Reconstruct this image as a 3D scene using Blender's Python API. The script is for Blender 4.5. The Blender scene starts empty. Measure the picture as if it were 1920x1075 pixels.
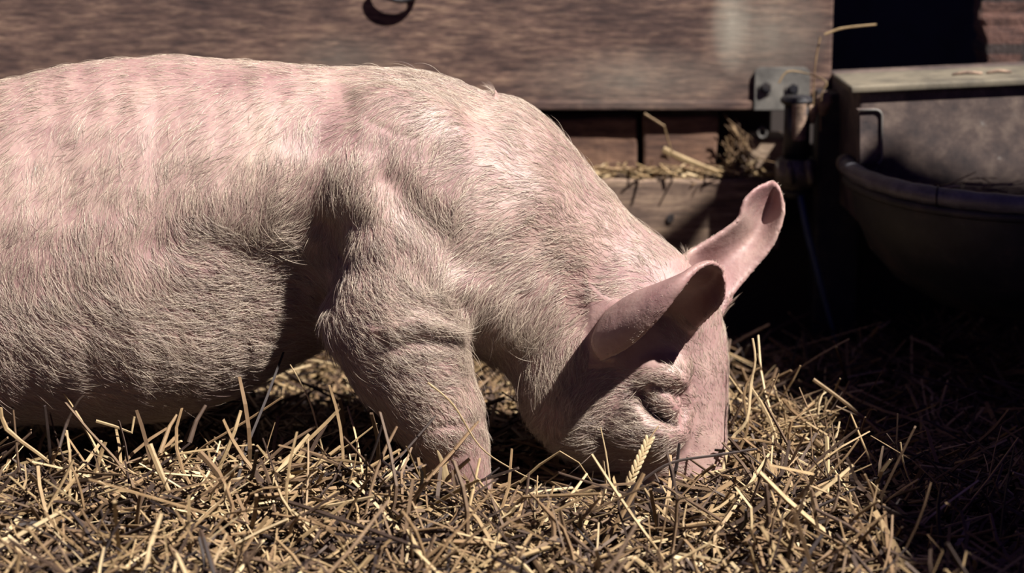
import bpy, bmesh, math, random
import numpy as np
from mathutils import Vector, Matrix, noise
from mathutils.bvhtree import BVHTree

# ------------------------------------------------------------------ camera, world, sun, exposure
scene = bpy.context.scene
COL = scene.collection
CAM = Vector((0.0, -3.0, 0.98))
PITCH = math.radians(13.2)
LENS = 80.0
FPX = LENS / 36.0 * 1920.0
cam_data = bpy.data.cameras.new('camera')
cam_data.lens = LENS
cam_data.sensor_width = 36.0
cam_data.dof.use_dof = True
cam_data.dof.focus_distance = 2.93
cam_data.dof.aperture_fstop = 3.0
cam = bpy.data.objects.new('camera', cam_data)
cam.location = CAM
cam.rotation_euler = (math.pi / 2 - PITCH, 0, 0)
COL.objects.link(cam)
scene.camera = cam

SUN = Vector((0.50, -0.36, 0.79)).normalized()      # direction towards the sun
sd = bpy.data.lights.new('sun', 'SUN')
sd.energy = 13.0
sd.color = (1.0, 0.93, 0.85)
sd.angle = math.radians(0.8)
sun = bpy.data.objects.new('sun', sd)
sun.rotation_euler = SUN.to_track_quat('Z', 'Y').to_euler()
sun.location = (2, -3, 4)
COL.objects.link(sun)

world = bpy.data.worlds.new('world')
world.use_nodes = True
scene.world = world
bgn = world.node_tree.nodes['Background']
bgn.inputs[0].default_value = (0.20, 0.15, 0.75, 1)
bgn.inputs[1].default_value = 0.12

scene.view_settings.view_transform = 'Standard'
scene.view_settings.look = 'None'
scene.view_settings.exposure = 0.02
scene.view_settings.gamma = 1.0
scene.view_settings.use_curve_mapping = False


def P(px, py, Y=0.0):
    """point of the plane y = Y that the photograph shows at px, py"""
    a = (px - 960.0) / FPX
    b = -(py - 537.5) / FPX
    cp, sp = math.cos(PITCH), math.sin(PITCH)
    dx, dy, dz = a, cp + b * sp, -sp + b * cp
    t = (Y - CAM.y) / dy
    return Vector((CAM.x + dx * t, Y, CAM.z + dz * t))


def ray(px, py):
    a = (px - 960.0) / FPX
    b = -(py - 537.5) / FPX
    cp, sp = math.cos(PITCH), math.sin(PITCH)
    return Vector((a, cp + b * sp, -sp + b * cp)).normalized()


def proj(V):
    """world points (n,3) -> pixel coordinates"""
    V = np.asarray(V, dtype=np.float64)
    cp, sp = math.cos(PITCH), math.sin(PITCH)
    x = V[:, 0] - CAM.x; y = V[:, 1] - CAM.y; z = V[:, 2] - CAM.z
    d = y * cp - z * sp
    u = y * sp + z * cp
    return 960 + FPX * x / d, 537.5 - FPX * u / d


rnd = random.Random(11)
rs = np.random.RandomState(5)

# ------------------------------------------------------------------ materials
def mat(name):
    m = bpy.data.materials.new(name)
    m.use_nodes = True
    nt = m.node_tree
    return m, nt, nt.nodes['Principled BSDF']


def N(nt, typ, **kw):
    n = nt.nodes.new(typ)
    for k, v in kw.items():
        if k.startswith('i_'):
            n.inputs[k[2:].replace('_', ' ')].default_value = v
        else:
            setattr(n, k, v)
    return n


def ramp(nt, fac, stops):
    r = nt.nodes.new('ShaderNodeValToRGB')
    while len(r.color_ramp.elements) < len(stops):
        r.color_ramp.elements.new(0.5)
    for e, (p, c) in zip(r.color_ramp.elements, stops):
        e.position = p
        e.color = (c[0], c[1], c[2], 1) if len(c) == 3 else c
    nt.links.new(fac, r.inputs[0])
    return r


def coords(nt, scale=(1, 1, 1), rot=(0, 0, 0), loc=(0, 0, 0)):
    tc = nt.nodes.new('ShaderNodeTexCoord')
    mp = nt.nodes.new('ShaderNodeMapping')
    mp.inputs['Scale'].default_value = scale
    mp.inputs['Rotation'].default_value = rot
    mp.inputs['Location'].default_value = loc
    nt.links.new(tc.outputs['Object'], mp.inputs[0])
    return mp.outputs[0]


def mixc(nt, fac, a, b, mode='MIX'):
    m = nt.nodes.new('ShaderNodeMix')
    m.data_type = 'RGBA'
    m.blend_type = mode
    for sock, v in ((m.inputs[0], fac), (m.inputs[6], a), (m.inputs[7], b)):
        if isinstance(v, (int, float)):
            sock.default_value = v
        elif isinstance(v, tuple):
            sock.default_value = (v[0], v[1], v[2], 1)
        else:
            nt.links.new(v, sock)
    return m.outputs[2]


def bump(nt, bsdf, h, strength=0.5, dist=0.01):
    b = nt.nodes.new('ShaderNodeBump')
    b.inputs['Strength'].default_value = strength
    b.inputs['Distance'].default_value = dist
    nt.links.new(h, b.inputs['Height'])
    nt.links.new(b.outputs[0], bsdf.inputs['Normal'])


def wood(name, dark, mid, light, rough=0.85, grain=(3, 3, 60), stain=0.5, seed=0.0):
    m, nt, bs = mat(name)
    g = N(nt, 'ShaderNodeTexNoise', i_Scale=3.0, i_Detail=8.0, i_Roughness=0.65)
    nt.links.new(coords(nt, grain, (0, 0.01, 0), (seed, 0, seed)), g.inputs['Vector'])
    r = ramp(nt, g.outputs['Fac'], [(0.30, dark), (0.50, mid), (0.72, light)])
    s = N(nt, 'ShaderNodeTexNoise', i_Scale=7.0, i_Detail=6.0, i_Roughness=0.6)
    nt.links.new(coords(nt, (1, 1, 1.9), (0, 0, 0), (seed * 2, 1, 0)), s.inputs['Vector'])
    sr = ramp(nt, s.outputs['Fac'], [(0.38, (0.42, 0.36, 0.40)), (0.62, (1.12, 1.1, 1.05))])
    fb = N(nt, 'ShaderNodeTexNoise', i_Scale=4.0, i_Detail=5.0, i_Roughness=0.75)
    nt.links.new(coords(nt, (12, 12, 75), (0, 0.02, 0), (seed, 3, 1)), fb.inputs['Vector'])
    fr = ramp(nt, fb.outputs['Fac'], [(0.36, (0.45, 0.38, 0.38)), (0.50, (0.98, 0.97, 0.96)), (0.66, (1.45, 1.42, 1.35))])
    c = mixc(nt, stain, r.outputs[0], sr.outputs[0], 'MULTIPLY')
    c = mixc(nt, 0.75, c, fr.outputs[0], 'MULTIPLY')
    nt.links.new(c, bs.inputs['Base Color'])
    bs.inputs['Roughness'].default_value = rough
    bump(nt, bs, g.outputs['Fac'], 0.35, 0.004)
    return m, nt, bs, c


m_board, nt_b, bs_b, c_b = wood('weathered_board', (0.030, 0.016, 0.017), (0.100, 0.060, 0.050), (0.215, 0.145, 0.105),
                                grain=(7, 6, 42), stain=0.85)
# pale chalky smears at the right half of the board
tcx = N(nt_b, 'ShaderNodeTexNoise', i_Scale=5.0, i_Detail=5.0, i_Roughness=0.7)
nt_b.links.new(coords(nt_b, (2.2, 1, 1.0), (0, 0.35, 0), (3.1, 0, 1.3)), tcx.inputs['Vector'])
def spot(nt, cx, cz, rx, rz):
    v = coords(nt, (1 / rx, 0, 1 / rz), (0, 0, 0), (-cx / rx, 0, -cz / rz))
    l = N(nt, 'ShaderNodeVectorMath', operation='LENGTH')
    nt.links.new(v, l.inputs[0])
    r = ramp(nt, l.outputs['Value'], [(0.0, (1, 1, 1)), (1.0, (0, 0, 0))])
    return r.outputs[0]
p1 = P(1372, 40, 0.66); p2 = P(1440, 60, 0.66); p3 = P(1200, 150, 0.66)
cur = c_b
for (q, rx, rz, amt) in ((p1, 0.035, 0.09, 1.4), (p2, 0.11, 0.09, 0.95), (p3, 0.22, 0.06, 0.55), (P(640, 110, .66), .12, .05, .4)):
    sp_ = spot(nt_b, q.x, q.z, rx, rz)
    f = N(nt_b, 'ShaderNodeMath', operation='MULTIPLY')
    nt_b.links.new(sp_, f.inputs[0]); nt_b.links.new(tcx.outputs['Fac'], f.inputs[1])
    f2 = N(nt_b, 'ShaderNodeMath', operation='MULTIPLY', use_clamp=True)
    nt_b.links.new(f.outputs[0], f2.inputs[0]); f2.inputs[1].default_value = amt
    cur = mixc(nt_b, f2.outputs[0], cur, (0.29, 0.27, 0.225))
nt_b.links.new(cur, bs_b.inputs['Base Color'])

m_beam = wood('beam_wood', (0.04, 0.026, 0.024), (0.145, 0.100, 0.076), (0.27, 0.20, 0.145), grain=(2.2, 4, 34), stain=0.8, seed=3)[0]
m_block = wood('block_wood', (0.05, 0.026, 0.02), (0.13, 0.072, 0.048), (0.20, 0.125, 0.085), grain=(3, 4, 20), stain=0.7, seed=7)[0]
m_lightwood = wood('pale_wood', (0.12, 0.085, 0.06), (0.22, 0.165, 0.12), (0.33, 0.26, 0.19), grain=(3, 4, 18), stain=0.4, seed=9)[0]
m_darkwood = wood('dark_wood', (0.012, 0.010, 0.014), (0.03, 0.024, 0.026), (0.06, 0.045, 0.04), grain=(3, 3, 20), stain=0.6, seed=5)[0]


def metal(name, a, b, c, rough=0.55, metallic=0.5, scale=18, bm=0.4):
    m, nt, bs = mat(name)
    n = N(nt, 'ShaderNodeTexNoise', i_Scale=scale, i_Detail=9.0, i_Roughness=0.7)
    nt.links.new(coords(nt), n.inputs['Vector'])
    r = ramp(nt, n.outputs['Fac'], [(0.32, a), (0.50, b), (0.70, c)])
    nt.links.new(r.outputs[0], bs.inputs['Base Color'])
    bs.inputs['Roughness'].default_value = rough
    bs.inputs['Metallic'].default_value = metallic
    bump(nt, bs, n.outputs['Fac'], bm, 0.004)
    return m, nt, bs, r


m_plate = metal('grey_zinc', (0.055, 0.052, 0.05), (0.105, 0.10, 0.094), (0.17, 0.16, 0.145), 0.6, 0.1, 30, 0.2)[0]
m_steel = metal('black_steel', (0.006, 0.007, 0.013), (0.016, 0.016, 0.022), (0.05, 0.04, 0.036), 0.5, 0.3, 25)[0]
m_collar = metal('worn_steel', (0.02, 0.02, 0.026), (0.10, 0.088, 0.075), (0.26, 0.23, 0.19), 0.5, 0.4, 40, 0.6)[0]
m_rust = metal('rust', (0.06, 0.04, 0.035), (0.22, 0.15, 0.11), (0.42, 0.30, 0.22), 0.8, 0.1, 60, 0.9)[0]
m_hopper, nth, bsh, rh = metal('stained_sheet_steel', (0.018, 0.014, 0.017), (0.062, 0.043, 0.039), (0.145, 0.108, 0.088), 0.75, 0.0, 20, 0.35)
n2 = N(nth, 'ShaderNodeTexNoise', i_Scale=55.0, i_Detail=6.0, i_Roughness=0.7)
nth.links.new(coords(nth), n2.inputs['Vector'])
r2 = ramp(nth, n2.outputs['Fac'], [(0.64, (0, 0, 0)), (0.74, (0.75, 0.75, 0.75))])
nth.links.new(mixc(nth, r2.outputs[0], rh.outputs[0], (0.20, 0.19, 0.18)), bsh.inputs['Base Color'])
m_lid = metal('dusty_lid', (0.05, 0.043, 0.034), (0.11, 0.095, 0.07), (0.17, 0.145, 0.105), 0.8, 0.1, 12, 0.3)[0]
m_rubber = metal('black_rubber', (0.05, 0.052, 0.065), (0.085, 0.087, 0.105), (0.14, 0.14, 0.16), 0.4, 0.0, 50, 0.25)[0]
m_blue = metal('blue_plastic', (0.006, 0.018, 0.06), (0.01, 0.03, 0.09), (0.02, 0.05, 0.12), 0.6, 0.0, 20, 0.2)[0]

m_brick, ntk, bsk = mat('old_brick')
bt = ntk.nodes.new('ShaderNodeTexBrick')
bt.inputs['Scale'].default_value = 1.0
bt.inputs['Brick Width'].default_value = 0.21
bt.inputs['Row Height'].default_value = 0.085
bt.inputs['Mortar Size'].default_value = 0.009
bt.inputs['Color1'].default_value = (0.075, 0.036, 0.03, 1)
bt.inputs['Color2'].default_value = (0.125, 0.062, 0.05, 1)
bt.inputs['Mortar'].default_value = (0.03, 0.02, 0.02, 1)
tcb = ntk.nodes.new('ShaderNodeTexCoord'); sx_ = ntk.nodes.new('ShaderNodeSeparateXYZ'); cb_ = ntk.nodes.new('ShaderNodeCombineXYZ')
ntk.links.new(tcb.outputs['Object'], sx_.inputs[0]); ntk.links.new(sx_.outputs[0], cb_.inputs[0]); ntk.links.new(sx_.outputs[2], cb_.inputs[1])
ntk.links.new(cb_.outputs[0], bt.inputs['Vector'])
nb = N(ntk, 'ShaderNodeTexNoise', i_Scale=38.0, i_Detail=8.0, i_Roughness=0.7)
rb = ramp(ntk, nb.outputs['Fac'], [(0.38, (0.2, 0.16, 0.2)), (0.6, (1.2, 1.2, 1.15))])
ntk.links.new(mixc(ntk, 0.85, bt.outputs['Color'], rb.outputs[0], 'MULTIPLY'), bsk.inputs['Base Color'])
bsk.inputs['Roughness'].default_value = 0.9
bump(ntk, bsk, nb.outputs['Fac'], 0.9, 0.01)

m_floor, ntf, bsf = mat('earth_floor')
nf = N(ntf, 'ShaderNodeTexNoise', i_Scale=22.0, i_Detail=8.0)
rf = ramp(ntf, nf.outputs['Fac'], [(0.3, (0.010, 0.007, 0.007)), (0.7, (0.036, 0.024, 0.018))])
ntf.links.new(rf.outputs[0], bsf.inputs['Base Color']); bsf.inputs['Roughness'].default_value = 0.95
bump(ntf, bsf, nf.outputs['Fac'], 0.8, 0.02)

m_plaster, ntp, bsp = mat('dark_wall')
npn = N(ntp, 'ShaderNodeTexNoise', i_Scale=9.0, i_Detail=8.0)
rp = ramp(ntp, npn.outputs['Fac'], [(0.3, (0.012, 0.010, 0.013)), (0.7, (0.035, 0.026, 0.024))])
ntp.links.new(rp.outputs[0], bsp.inputs['Base Color']); bsp.inputs['Roughness'].default_value = 0.95

m_navy = metal('navy_shade', (0.012, 0.015, 0.045), (0.018, 0.022, 0.07), (0.024, 0.028, 0.09), 0.9, 0.0, 6, 0.1)[0]  # navy gloom of the doorway put into the inner wall's colour

# straw: tone per stalk
def straw_mat(name, stops, trans=0.15):
    m, nt, bs = mat(name)
    at = N(nt, 'ShaderNodeAttribute', attribute_name='tone')
    r = ramp(nt, at.outputs['Fac'], stops)
    n = N(nt, 'ShaderNodeTexNoise', i_Scale=70.0, i_Detail=3.0)
    nt.links.new(coords(nt), n.inputs['Vector'])
    rr = ramp(nt, n.outputs['Fac'], [(0.35, (0.72, 0.66, 0.6)), (0.62, (1.1, 1.08, 1.05))])
    c = mixc(nt, 0.6, r.outputs[0], rr.outputs[0], 'MULTIPLY')
    nt.links.new(c, bs.inputs['Base Color'])
    bs.inputs['Roughness'].default_value = 0.65
    bs.inputs['Specular IOR Level'].default_value = 0.3
    return m
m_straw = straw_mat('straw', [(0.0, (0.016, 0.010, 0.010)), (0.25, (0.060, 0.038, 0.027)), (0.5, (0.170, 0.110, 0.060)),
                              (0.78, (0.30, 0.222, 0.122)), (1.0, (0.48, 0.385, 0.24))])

# skin
m_skin, nts, bss = mat('pink_skin')
s1 = N(nts, 'ShaderNodeTexNoise', i_Scale=9.0, i_Detail=5.0, i_Roughness=0.6)
nts.links.new(coords(nts), s1.inputs['Vector'])
s2 = N(nts, 'ShaderNodeTexNoise', i_Scale=60.0, i_Detail=5.0, i_Roughness=0.6)
nts.links.new(coords(nts), s2.inputs['Vector'])
rs1 = ramp(nts, s1.outputs['Fac'], [(0.3, (0.215, 0.128, 0.128)), (0.5, (0.285, 0.190, 0.178)), (0.7, (0.34, 0.25, 0.218))])
rs2 = ramp(nts, s2.outputs['Fac'], [(0.3, (0.80, 0.70, 0.72)), (0.6, (1.05, 1.03, 1.0))])
sc_ = mixc(nts, 0.7, rs1.outputs[0], rs2.outputs[0], 'MULTIPLY')
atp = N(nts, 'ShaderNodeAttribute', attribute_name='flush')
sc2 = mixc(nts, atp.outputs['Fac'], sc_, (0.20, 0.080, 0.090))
nts.links.new(sc2, bss.inputs['Base Color'])
bss.inputs['Roughness'].default_value = 0.55
bss.inputs['Subsurface Weight'].default_value = 0.18
bss.inputs['Subsurface Radius'].default_value = (0.012, 0.004, 0.003)
bss.inputs['Subsurface Scale'].default_value = 0.6
bump(nts, bss, s2.outputs['Fac'], 0.35, 0.004)

m_hair, ntr, bsr = mat('blond_bristle')
hi = ntr.nodes.new('ShaderNodeHairInfo')
rhh = ramp(ntr, hi.outputs['Random'], [(0.0, (0.18, 0.125, 0.115)), (0.5, (0.33, 0.26, 0.215)), (1.0, (0.56, 0.48, 0.375))])
ntr.links.new(rhh.outputs[0], bsr.inputs['Base Color'])
bsr.inputs['Roughness'].default_value = 0.38
bsr.inputs['Specular IOR Level'].default_value = 0.6

m_eye, nte, bse = mat('dark_eye')
bse.inputs['Base Color'].default_value = (0.012, 0.008, 0.010, 1); bse.inputs['Roughness'].default_value = 0.12
m_hoof = metal('horn', (0.10, 0.065, 0.05), (0.20, 0.13, 0.10), (0.32, 0.22, 0.16), 0.6, 0.0, 25, 0.4)[0]
m_lash, ntl, bsl = mat('lash')
bsl.inputs['Base Color'].default_value = (0.10, 0.07, 0.06, 1)

# ------------------------------------------------------------------ object helpers
def obj(name, bm_or_me, material, parent=None, smooth=False, kind=None):
    if isinstance(bm_or_me, bmesh.types.BMesh):
        me = bpy.data.meshes.new(name)
        bm_or_me.to_mesh(me); bm_or_me.free()
    else:
        me = bm_or_me
    me.materials.clear(); me.materials.append(material)
    if smooth:
        me.polygons.foreach_set('use_smooth', [True] * len(me.polygons))
    o = bpy.data.objects.new(name, me)
    COL.objects.link(o)
    if parent is not None:
        o.parent = parent
        o.location = -Vector(parent.location) if not parent.parent else Vector((0, 0, 0)) if parent.type == 'MESH' else -Vector(parent.location)
    if kind: o['kind'] = kind
    return o


def thing(name, label, cat, loc=(0, 0, 0), group=None):
    o = bpy.data.objects.new(name, None)
    COL.objects.link(o)
    o.location = loc
    o.empty_display_size = 0.05
    tag(o, label, cat, group)
    return o


def tag(o, label, cat, group=None, kind=None):
    o['label'] = label; o['category'] = cat
    if group: o['group'] = group
    if kind: o['kind'] = kind
    return o


def struct(name, bm, m, label=None):
    o = obj(name, bm, m)
    o['kind'] = 'structure'
    return o


def box(bm, lo, hi, bev=0.0, seg=2):
    lo = Vector(lo); hi = Vector(hi)
    r = bmesh.ops.create_cube(bm, size=1.0)
    c = (lo + hi) / 2; d = hi - lo
    for v in r['verts']:
        v.co = Vector((v.co.x * d.x, v.co.y * d.y, v.co.z * d.z)) + c
    if bev > 0:
        es = list({e for v in r['verts'] for e in v.link_edges})
        bmesh.ops.bevel(bm, geom=es, offset=bev, segments=seg, profile=0.6, affect='EDGES')


def rough_box(lo, hi, cell=0.02, amp=0.004, seed=0.0, bev=0.006, freq=14):
    """a box with worn, uneven faces"""
    bm = bmesh.new()
    box(bm, lo, hi, bev, 2)
    for _ in range(7):
        es = [e for e in bm.edges if e.calc_length() > cell * 1.6]
        if not es: break
        bmesh.ops.subdivide_edges(bm, edges=es, cuts=1)
        if len(bm.verts) > 60000: break
    bmesh.ops.triangulate(bm, faces=[f for f in bm.faces if len(f.verts) > 4])
    for v in bm.verts:
        q = v.co * freq + Vector((seed, seed * 2, 0))
        v.co += Vector((noise.noise(q), noise.noise(q + Vector((9, 0, 0))), noise.noise(q + Vector((0, 9, 0))))) * amp
    return bm


def tube(bm, pts, radii, n=8, flat=1.0, up=None, cap=True):
    pts = [Vector(p) for p in pts]
    rings = []
    prev = None
    for i, p in enumerate(pts):
        d = (pts[min(i + 1, len(pts) - 1)] - pts[max(i - 1, 0)]).normalized()
        if prev is None:
            a = Vector(up) if up is not None else (Vector((0, 0, 1)) if abs(d.z) < 0.9 else Vector((1, 0, 0)))
            s = d.cross(a).normalized()
        else:
            s = (prev - d * prev.dot(d)).normalized()
        prev = s
        t = d.cross(s).normalized()
        r = radii[i] if hasattr(radii, '__len__') else radii
        ring = [bm.verts.new(p + s * (r * math.cos(2 * math.pi * k / n)) + t * (r * flat * math.sin(2 * math.pi * k / n))) for k in range(n)]
        rings.append(ring)
    for a, b in zip(rings, rings[1:]):
        for k in range(n):
            bm.faces.new((a[k], a[(k + 1) % n], b[(k + 1) % n], b[k]))
    if cap:
        bm.faces.new(list(reversed(rings[0]))); bm.faces.new(rings[-1])
    return rings


def catmull(pts, sub=6):
    pts = [Vector(p) for p in pts]
    out = []
    for i in range(len(pts) - 1):
        p0 = pts[max(i - 1, 0)]; p1 = pts[i]; p2 = pts[i + 1]; p3 = pts[min(i + 2, len(pts) - 1)]
        for k in range(sub):
            t = k / sub
            out.append(0.5 * ((2 * p1) + (p2 - p0) * t + (2 * p0 - 5 * p1 + 4 * p2 - p3) * t * t + (3 * p1 - p0 - 3 * p2 + p3) * t ** 3))
    out.append(pts[-1])
    return out


def cyl(bm, c, axis, r, h, n=24, bev=0.0):
    """cylinder centred at c along axis"""
    q = Vector(axis).normalized().to_track_quat('Z', 'Y').to_matrix().to_4x4()
    r_ = bmesh.ops.create_cone(bm, cap_ends=True, segments=n, radius1=r, radius2=r, depth=h, matrix=Matrix.Translation(Vector(c)) @ q)
    if bev:
        es = [e for e in {e for v in r_['verts'] for e in v.link_edges} if any(len(f.verts) > 4 for f in e.link_faces)]
        bmesh.ops.bevel(bm, geom=es, offset=bev, segments=2, affect='EDGES')


# ------------------------------------------------------------------ the setting
bm = bmesh.new(); box(bm, (-3.2, -4.2, -0.10), (3.2, 3.2, -0.004)); struct('floor', bm, m_floor)
XG = P(1560, 100, 0.66).x            # right edge of the board
XB = P(1846, 60, 0.70).x             # left edge of the brick pillar
bm = bmesh.new(); box(bm, (-3.2, 0.75, -0.02), (XG + 0.01, 0.95, 2.2)); struct('wall_back', bm, m_plaster)
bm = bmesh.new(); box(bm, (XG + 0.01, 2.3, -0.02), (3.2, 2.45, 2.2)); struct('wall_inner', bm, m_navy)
bm = bmesh.new(); box(bm, (XG + .02, 0.75, -0.02), (XB + 0.02, 0.80, 0.44)); struct('light_block_low', bm, m_plaster)  # added below the hopper to block sunlit floor showing through the gap
bm = bmesh.new(); box(bm, (XG - 0.1, 0.951, 2.0), (3.2, 1.95, 2.1)); struct('ceiling_inner', bm, m_plaster)
bm = bmesh.new(); box(bm, (3.05, 0.5, -0.02), (3.2, 2.45, 2.2)); struct('wall_right', bm, m_plaster)
# brick pillar on the right, its near corner chipped
bmk = rough_box((XB, 0.70, -0.02), (XB + 1.1, 0.79, 1.5), 0.012, 0.009, 4.0, 0.006, 42)
for v in bmk.verts:
    e = max(0.0, 1 - (v.co.x - XB) / 0.05)
    v.co.x += 0.012 * e * noise.noise(v.co * 40)
o = struct('wall_brick_pillar', bmk, m_brick)

# added unseen panel, its outline cut to throw the shadow on the lower right
def up_at(p, z=1.75):
    t = (z - p[2]) / SUN.z
    return (p[0] + SUN.x * t, p[1] + SUN.y * t)
ZR = 1.75
edge = [up_at(P(1600, 1090, -0.42), ZR), up_at(P(1535, 960, -0.12), ZR), up_at(P(1520, 870, 0.06), ZR), up_at(P(1430, 800, 0.25), ZR),
        up_at(P(1330, 720, 0.45), ZR), up_at(P(1226, 462, 0.64), ZR), up_at(P(1300, 410, 0.64), ZR), up_at(P(1380, 346, 0.64), ZR), (1.285, -0.15), (1.35, -0.225), (1.400, -0.235),
        up_at(P(1655, 275, 0.43), ZR), up_at(P(1700, 275, 0.435), ZR), up_at(P(1740, 298, 0.435), ZR), up_at(P(1800, 312, 0.435), ZR), up_at(P(1850, 326, 0.435), ZR), up_at(P(1920, 322, 0.435), ZR),
        up_at(P(2500, 320, 0.45), ZR)]
edge += [(edge[-1][0] + 0.3, edge[-1][1] - 2.6), (edge[0][0] + 0.3, edge[-1][1] - 2.6)]
bm = bmesh.new()
vs = [bm.verts.new((x, y, ZR)) for x, y in edge]
f = bm.faces.new(vs)
bmesh.ops.triangulate(bm, faces=[f])
ext = bmesh.ops.extrude_face_region(bm, geom=list(bm.faces))
for v in ext['geom']:
    if isinstance(v, bmesh.types.BMVert): v.co.z += 0.02
bmesh.ops.recalc_face_normals(bm, faces=bm.faces)
struct('shade_panel', bm, m_darkwood)

# ------------------------------------------------------------------ wooden gate with hinge plate
zb = P(960, 207, 0.66).z
gate = thing('wooden_gate', 'large weathered brown wooden board gate behind the pig, scuffed and streaked', 'gate', (-0.3, 0.67, zb))
bm = bmesh.new(); box(bm, (-1.5, 0.66, zb), (XG, 0.69, 1.15), 0.003, 2)
obj('board', bm, m_board, gate)
bm = bmesh.new(); box(bm, (-1.5, 0.656, zb + 0.001), (XG - 0.125, 0.6605, zb + 0.016), 0.003, 2)
obj('bottom_strip', bm, m_board, gate)


def rounded_plate(x0, x1, z0, z1, y0, y1, r, corners=(1, 1, 1, 1)):
    bm = bmesh.new(); pts = []
    for (cx, cz, a0, on) in ((x1, z1, 0, corners[0]), (x0, z1, 90, corners[1]), (x0, z0, 180, corners[2]), (x1, z0, 270, corners[3])):
        if on:
            sx = -1 if cx == x1 else 1; sz = -1 if cz == z1 else 1
            for k in range(7):
                a = math.radians(a0 + 15 * k)
                pts.append((cx + sx * r + r * math.cos(a), cz + sz * r + r * math.sin(a)))
        else:
            pts.append((cx, cz))
    a = [bm.verts.new((x, y0, z)) for x, z in pts]; b = [bm.verts.new((x, y1, z)) for x, z in pts]
    bm.faces.new(a); bm.faces.new(list(reversed(b)))
    n = len(pts)
    for k in range(n):
        bm.faces.new((a[k], b[k], b[(k + 1) % n], a[(k + 1) % n]))
    bmesh.ops.recalc_face_normals(bm, faces=bm.faces)
    es = [e for e in bm.edges if all(abs(v.co.y - y0) < 1e-6 for v in e.verts)]
    bmesh.ops.bevel(bm, geom=es, offset=min(0.0015, (y1 - y0) / 3), segments=2, affect='EDGES')
    return bm
q0 = P(1413, 208, 0.652); q1 = P(1520, 127, 0.652)
hp = obj('hinge_plate', rounded_plate(q0.x, q1.x, q0.z, q1.z, 0.653, 0.662, 0.012, (1, 1, 0, 0)), m_plate, gate)
hp['label'] = 'grey metal hinge plate'
for (bx, by) in ((1436, 165), (1487, 168)):
    c = P(bx, by, 0.651)
    bm = bmesh.new(); cyl(bm, c + Vector((0, .002, 0)), (0, 1, 0), 0.0135, 0.004, 24, 0.001)
    w = obj('washer', bm, m_plate, hp); w.location = (0, 0, 0)
    bm = bmesh.new(); cyl(bm, c - Vector((0, .001, 0)), (0, 1, 0), 0.0095, 0.006, 6, 0.0015); cyl(bm, c - Vector((0, .004, 0)), (0, 1, 0), 0.005, 0.003, 12, 0.0005)
    w = obj('bolt', bm, m_steel, hp); w.location = (0, 0, 0)
# ring pull, its bottom arc just inside the top of the picture
rc = P(752, -34, 0.645)
bm = bmesh.new()
tube(bm, [rc + Vector((0.036 * math.cos(a), 0, 0.030 * math.sin(a))) for a in [math.radians(180 + 12 * k) for k in range(16)]] +
     [rc + Vector((0.036, 0, 0.02)), rc + Vector((0.03, 0.015, 0.03))], 0.0042, 10)
obj('ring_handle', bm, m_steel, gate, True)

# recess between gate and beam
def blk(name, px0, px1, py0, py1, y0, y1, m, label, cat, seed, amp=0.004, group=None):
    a = P(px0, py1, y0); b = P(px1, py0, y0)
    o = obj(name, rough_box((a.x, y0, a.z), (b.x, y1, b.z), 0.012, amp, seed, 0.005), m)
    return tag(o, label, cat, group)
zl = P(1250, 338, 0.64).z
beam = obj('timber_beam', rough_box((-1.6, 0.64, P(1200, 470, 0.64).z), (P(1462, 400, .64).x, 0.749, zl), 0.016, 0.0035, 2.0, 0.004), m_beam)
tag(beam, 'weathered horizontal timber beam with straw lying on its top ledge', 'beam')
# knot hole on the beam, a dark plug set in the face
kc = P(1258, 409, 0.6385)
bm = bmesh.new(); cyl(bm, kc + Vector((0, .0015, 0)), (0, 1, 0), 0.008, 0.003, 12, 0.0005)
for v in bm.verts: v.co += Vector((noise.noise(v.co * 60) * .006, 0, noise.noise(v.co * 60 + Vector((5, 5, 5))) * .005))
obj('knot', bm, m_darkwood, beam)
blk('timber_block', 700, 1196, 222, 330, 0.680, 0.745, m_block, 'brown timber block above the beam, just behind the pig\'s neck', 'timber block', 5.1)
blk('timber_block', 1206, 1346, 216, 330, 0.676, 0.745, m_block, 'brown timber block between dark gaps under the gate, behind the pale splinter', 'timber block', 8.7)
blk('timber_block', 1403, 1475, 258, 322, 0.68, 0.745, m_lightwood, 'small pale timber block at the beam end beside the hinge post', 'timber block', 3.3, 0.002)
bm = bmesh.new(); c = P(1429, 249, 0.672); tube(bm, [c + Vector((0.007 * math.cos(a), 0, .008 * math.sin(a))) for a in [2 * math.pi * k / 16 for k in range(17)]], 0.0025, 8)
nutb = bmesh.new(); cyl(nutb, c + Vector((0, .012, 0)), (0, 1, 0), 0.0085, 0.018, 16, 0.001); cyl(nutb, c + Vector((-0.005, .012, -.012)), (0, 1, 0), 0.004, 0.02, 8)
o = obj('bolt', nutb, m_steel); tag(o, 'small dark bolt end under the hinge plate above the pale timber block', 'bolt')
obj('washer', bm, m_plate, o)

# ------------------------------------------------------------------ hinge post and clamps
post = thing('hinge_post', 'black steel hinge post with clamps between the gate and the feed hopper', 'post', P(1500, 600, 0.58))
bm = bmesh.new(); x0 = P(1508, 300, .60).x; x1 = P(1592, 300, .60).x
box(bm, (x0 + .02, 0.60, 0.0), (x1 + .02, 0.66, P(1500, 175, .60).z), 0.006, 2)
obj('column', bm, m_steel, post)
bm = bmesh.new(); c = P(1494, 188, .585); cyl(bm, c, (0, 0, 1), 0.026, 0.012, 28, 0.003)
obj('cap', bm, m_steel, post, True)
bm = bmesh.new(); a = P(1494, 192, .585); b = P(1494, 298, .585); cyl(bm, (a + b) / 2, (0, 0, 1), 0.021, (a - b).length, 24)
obj('sleeve', bm, m_steel, post, True)
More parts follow.
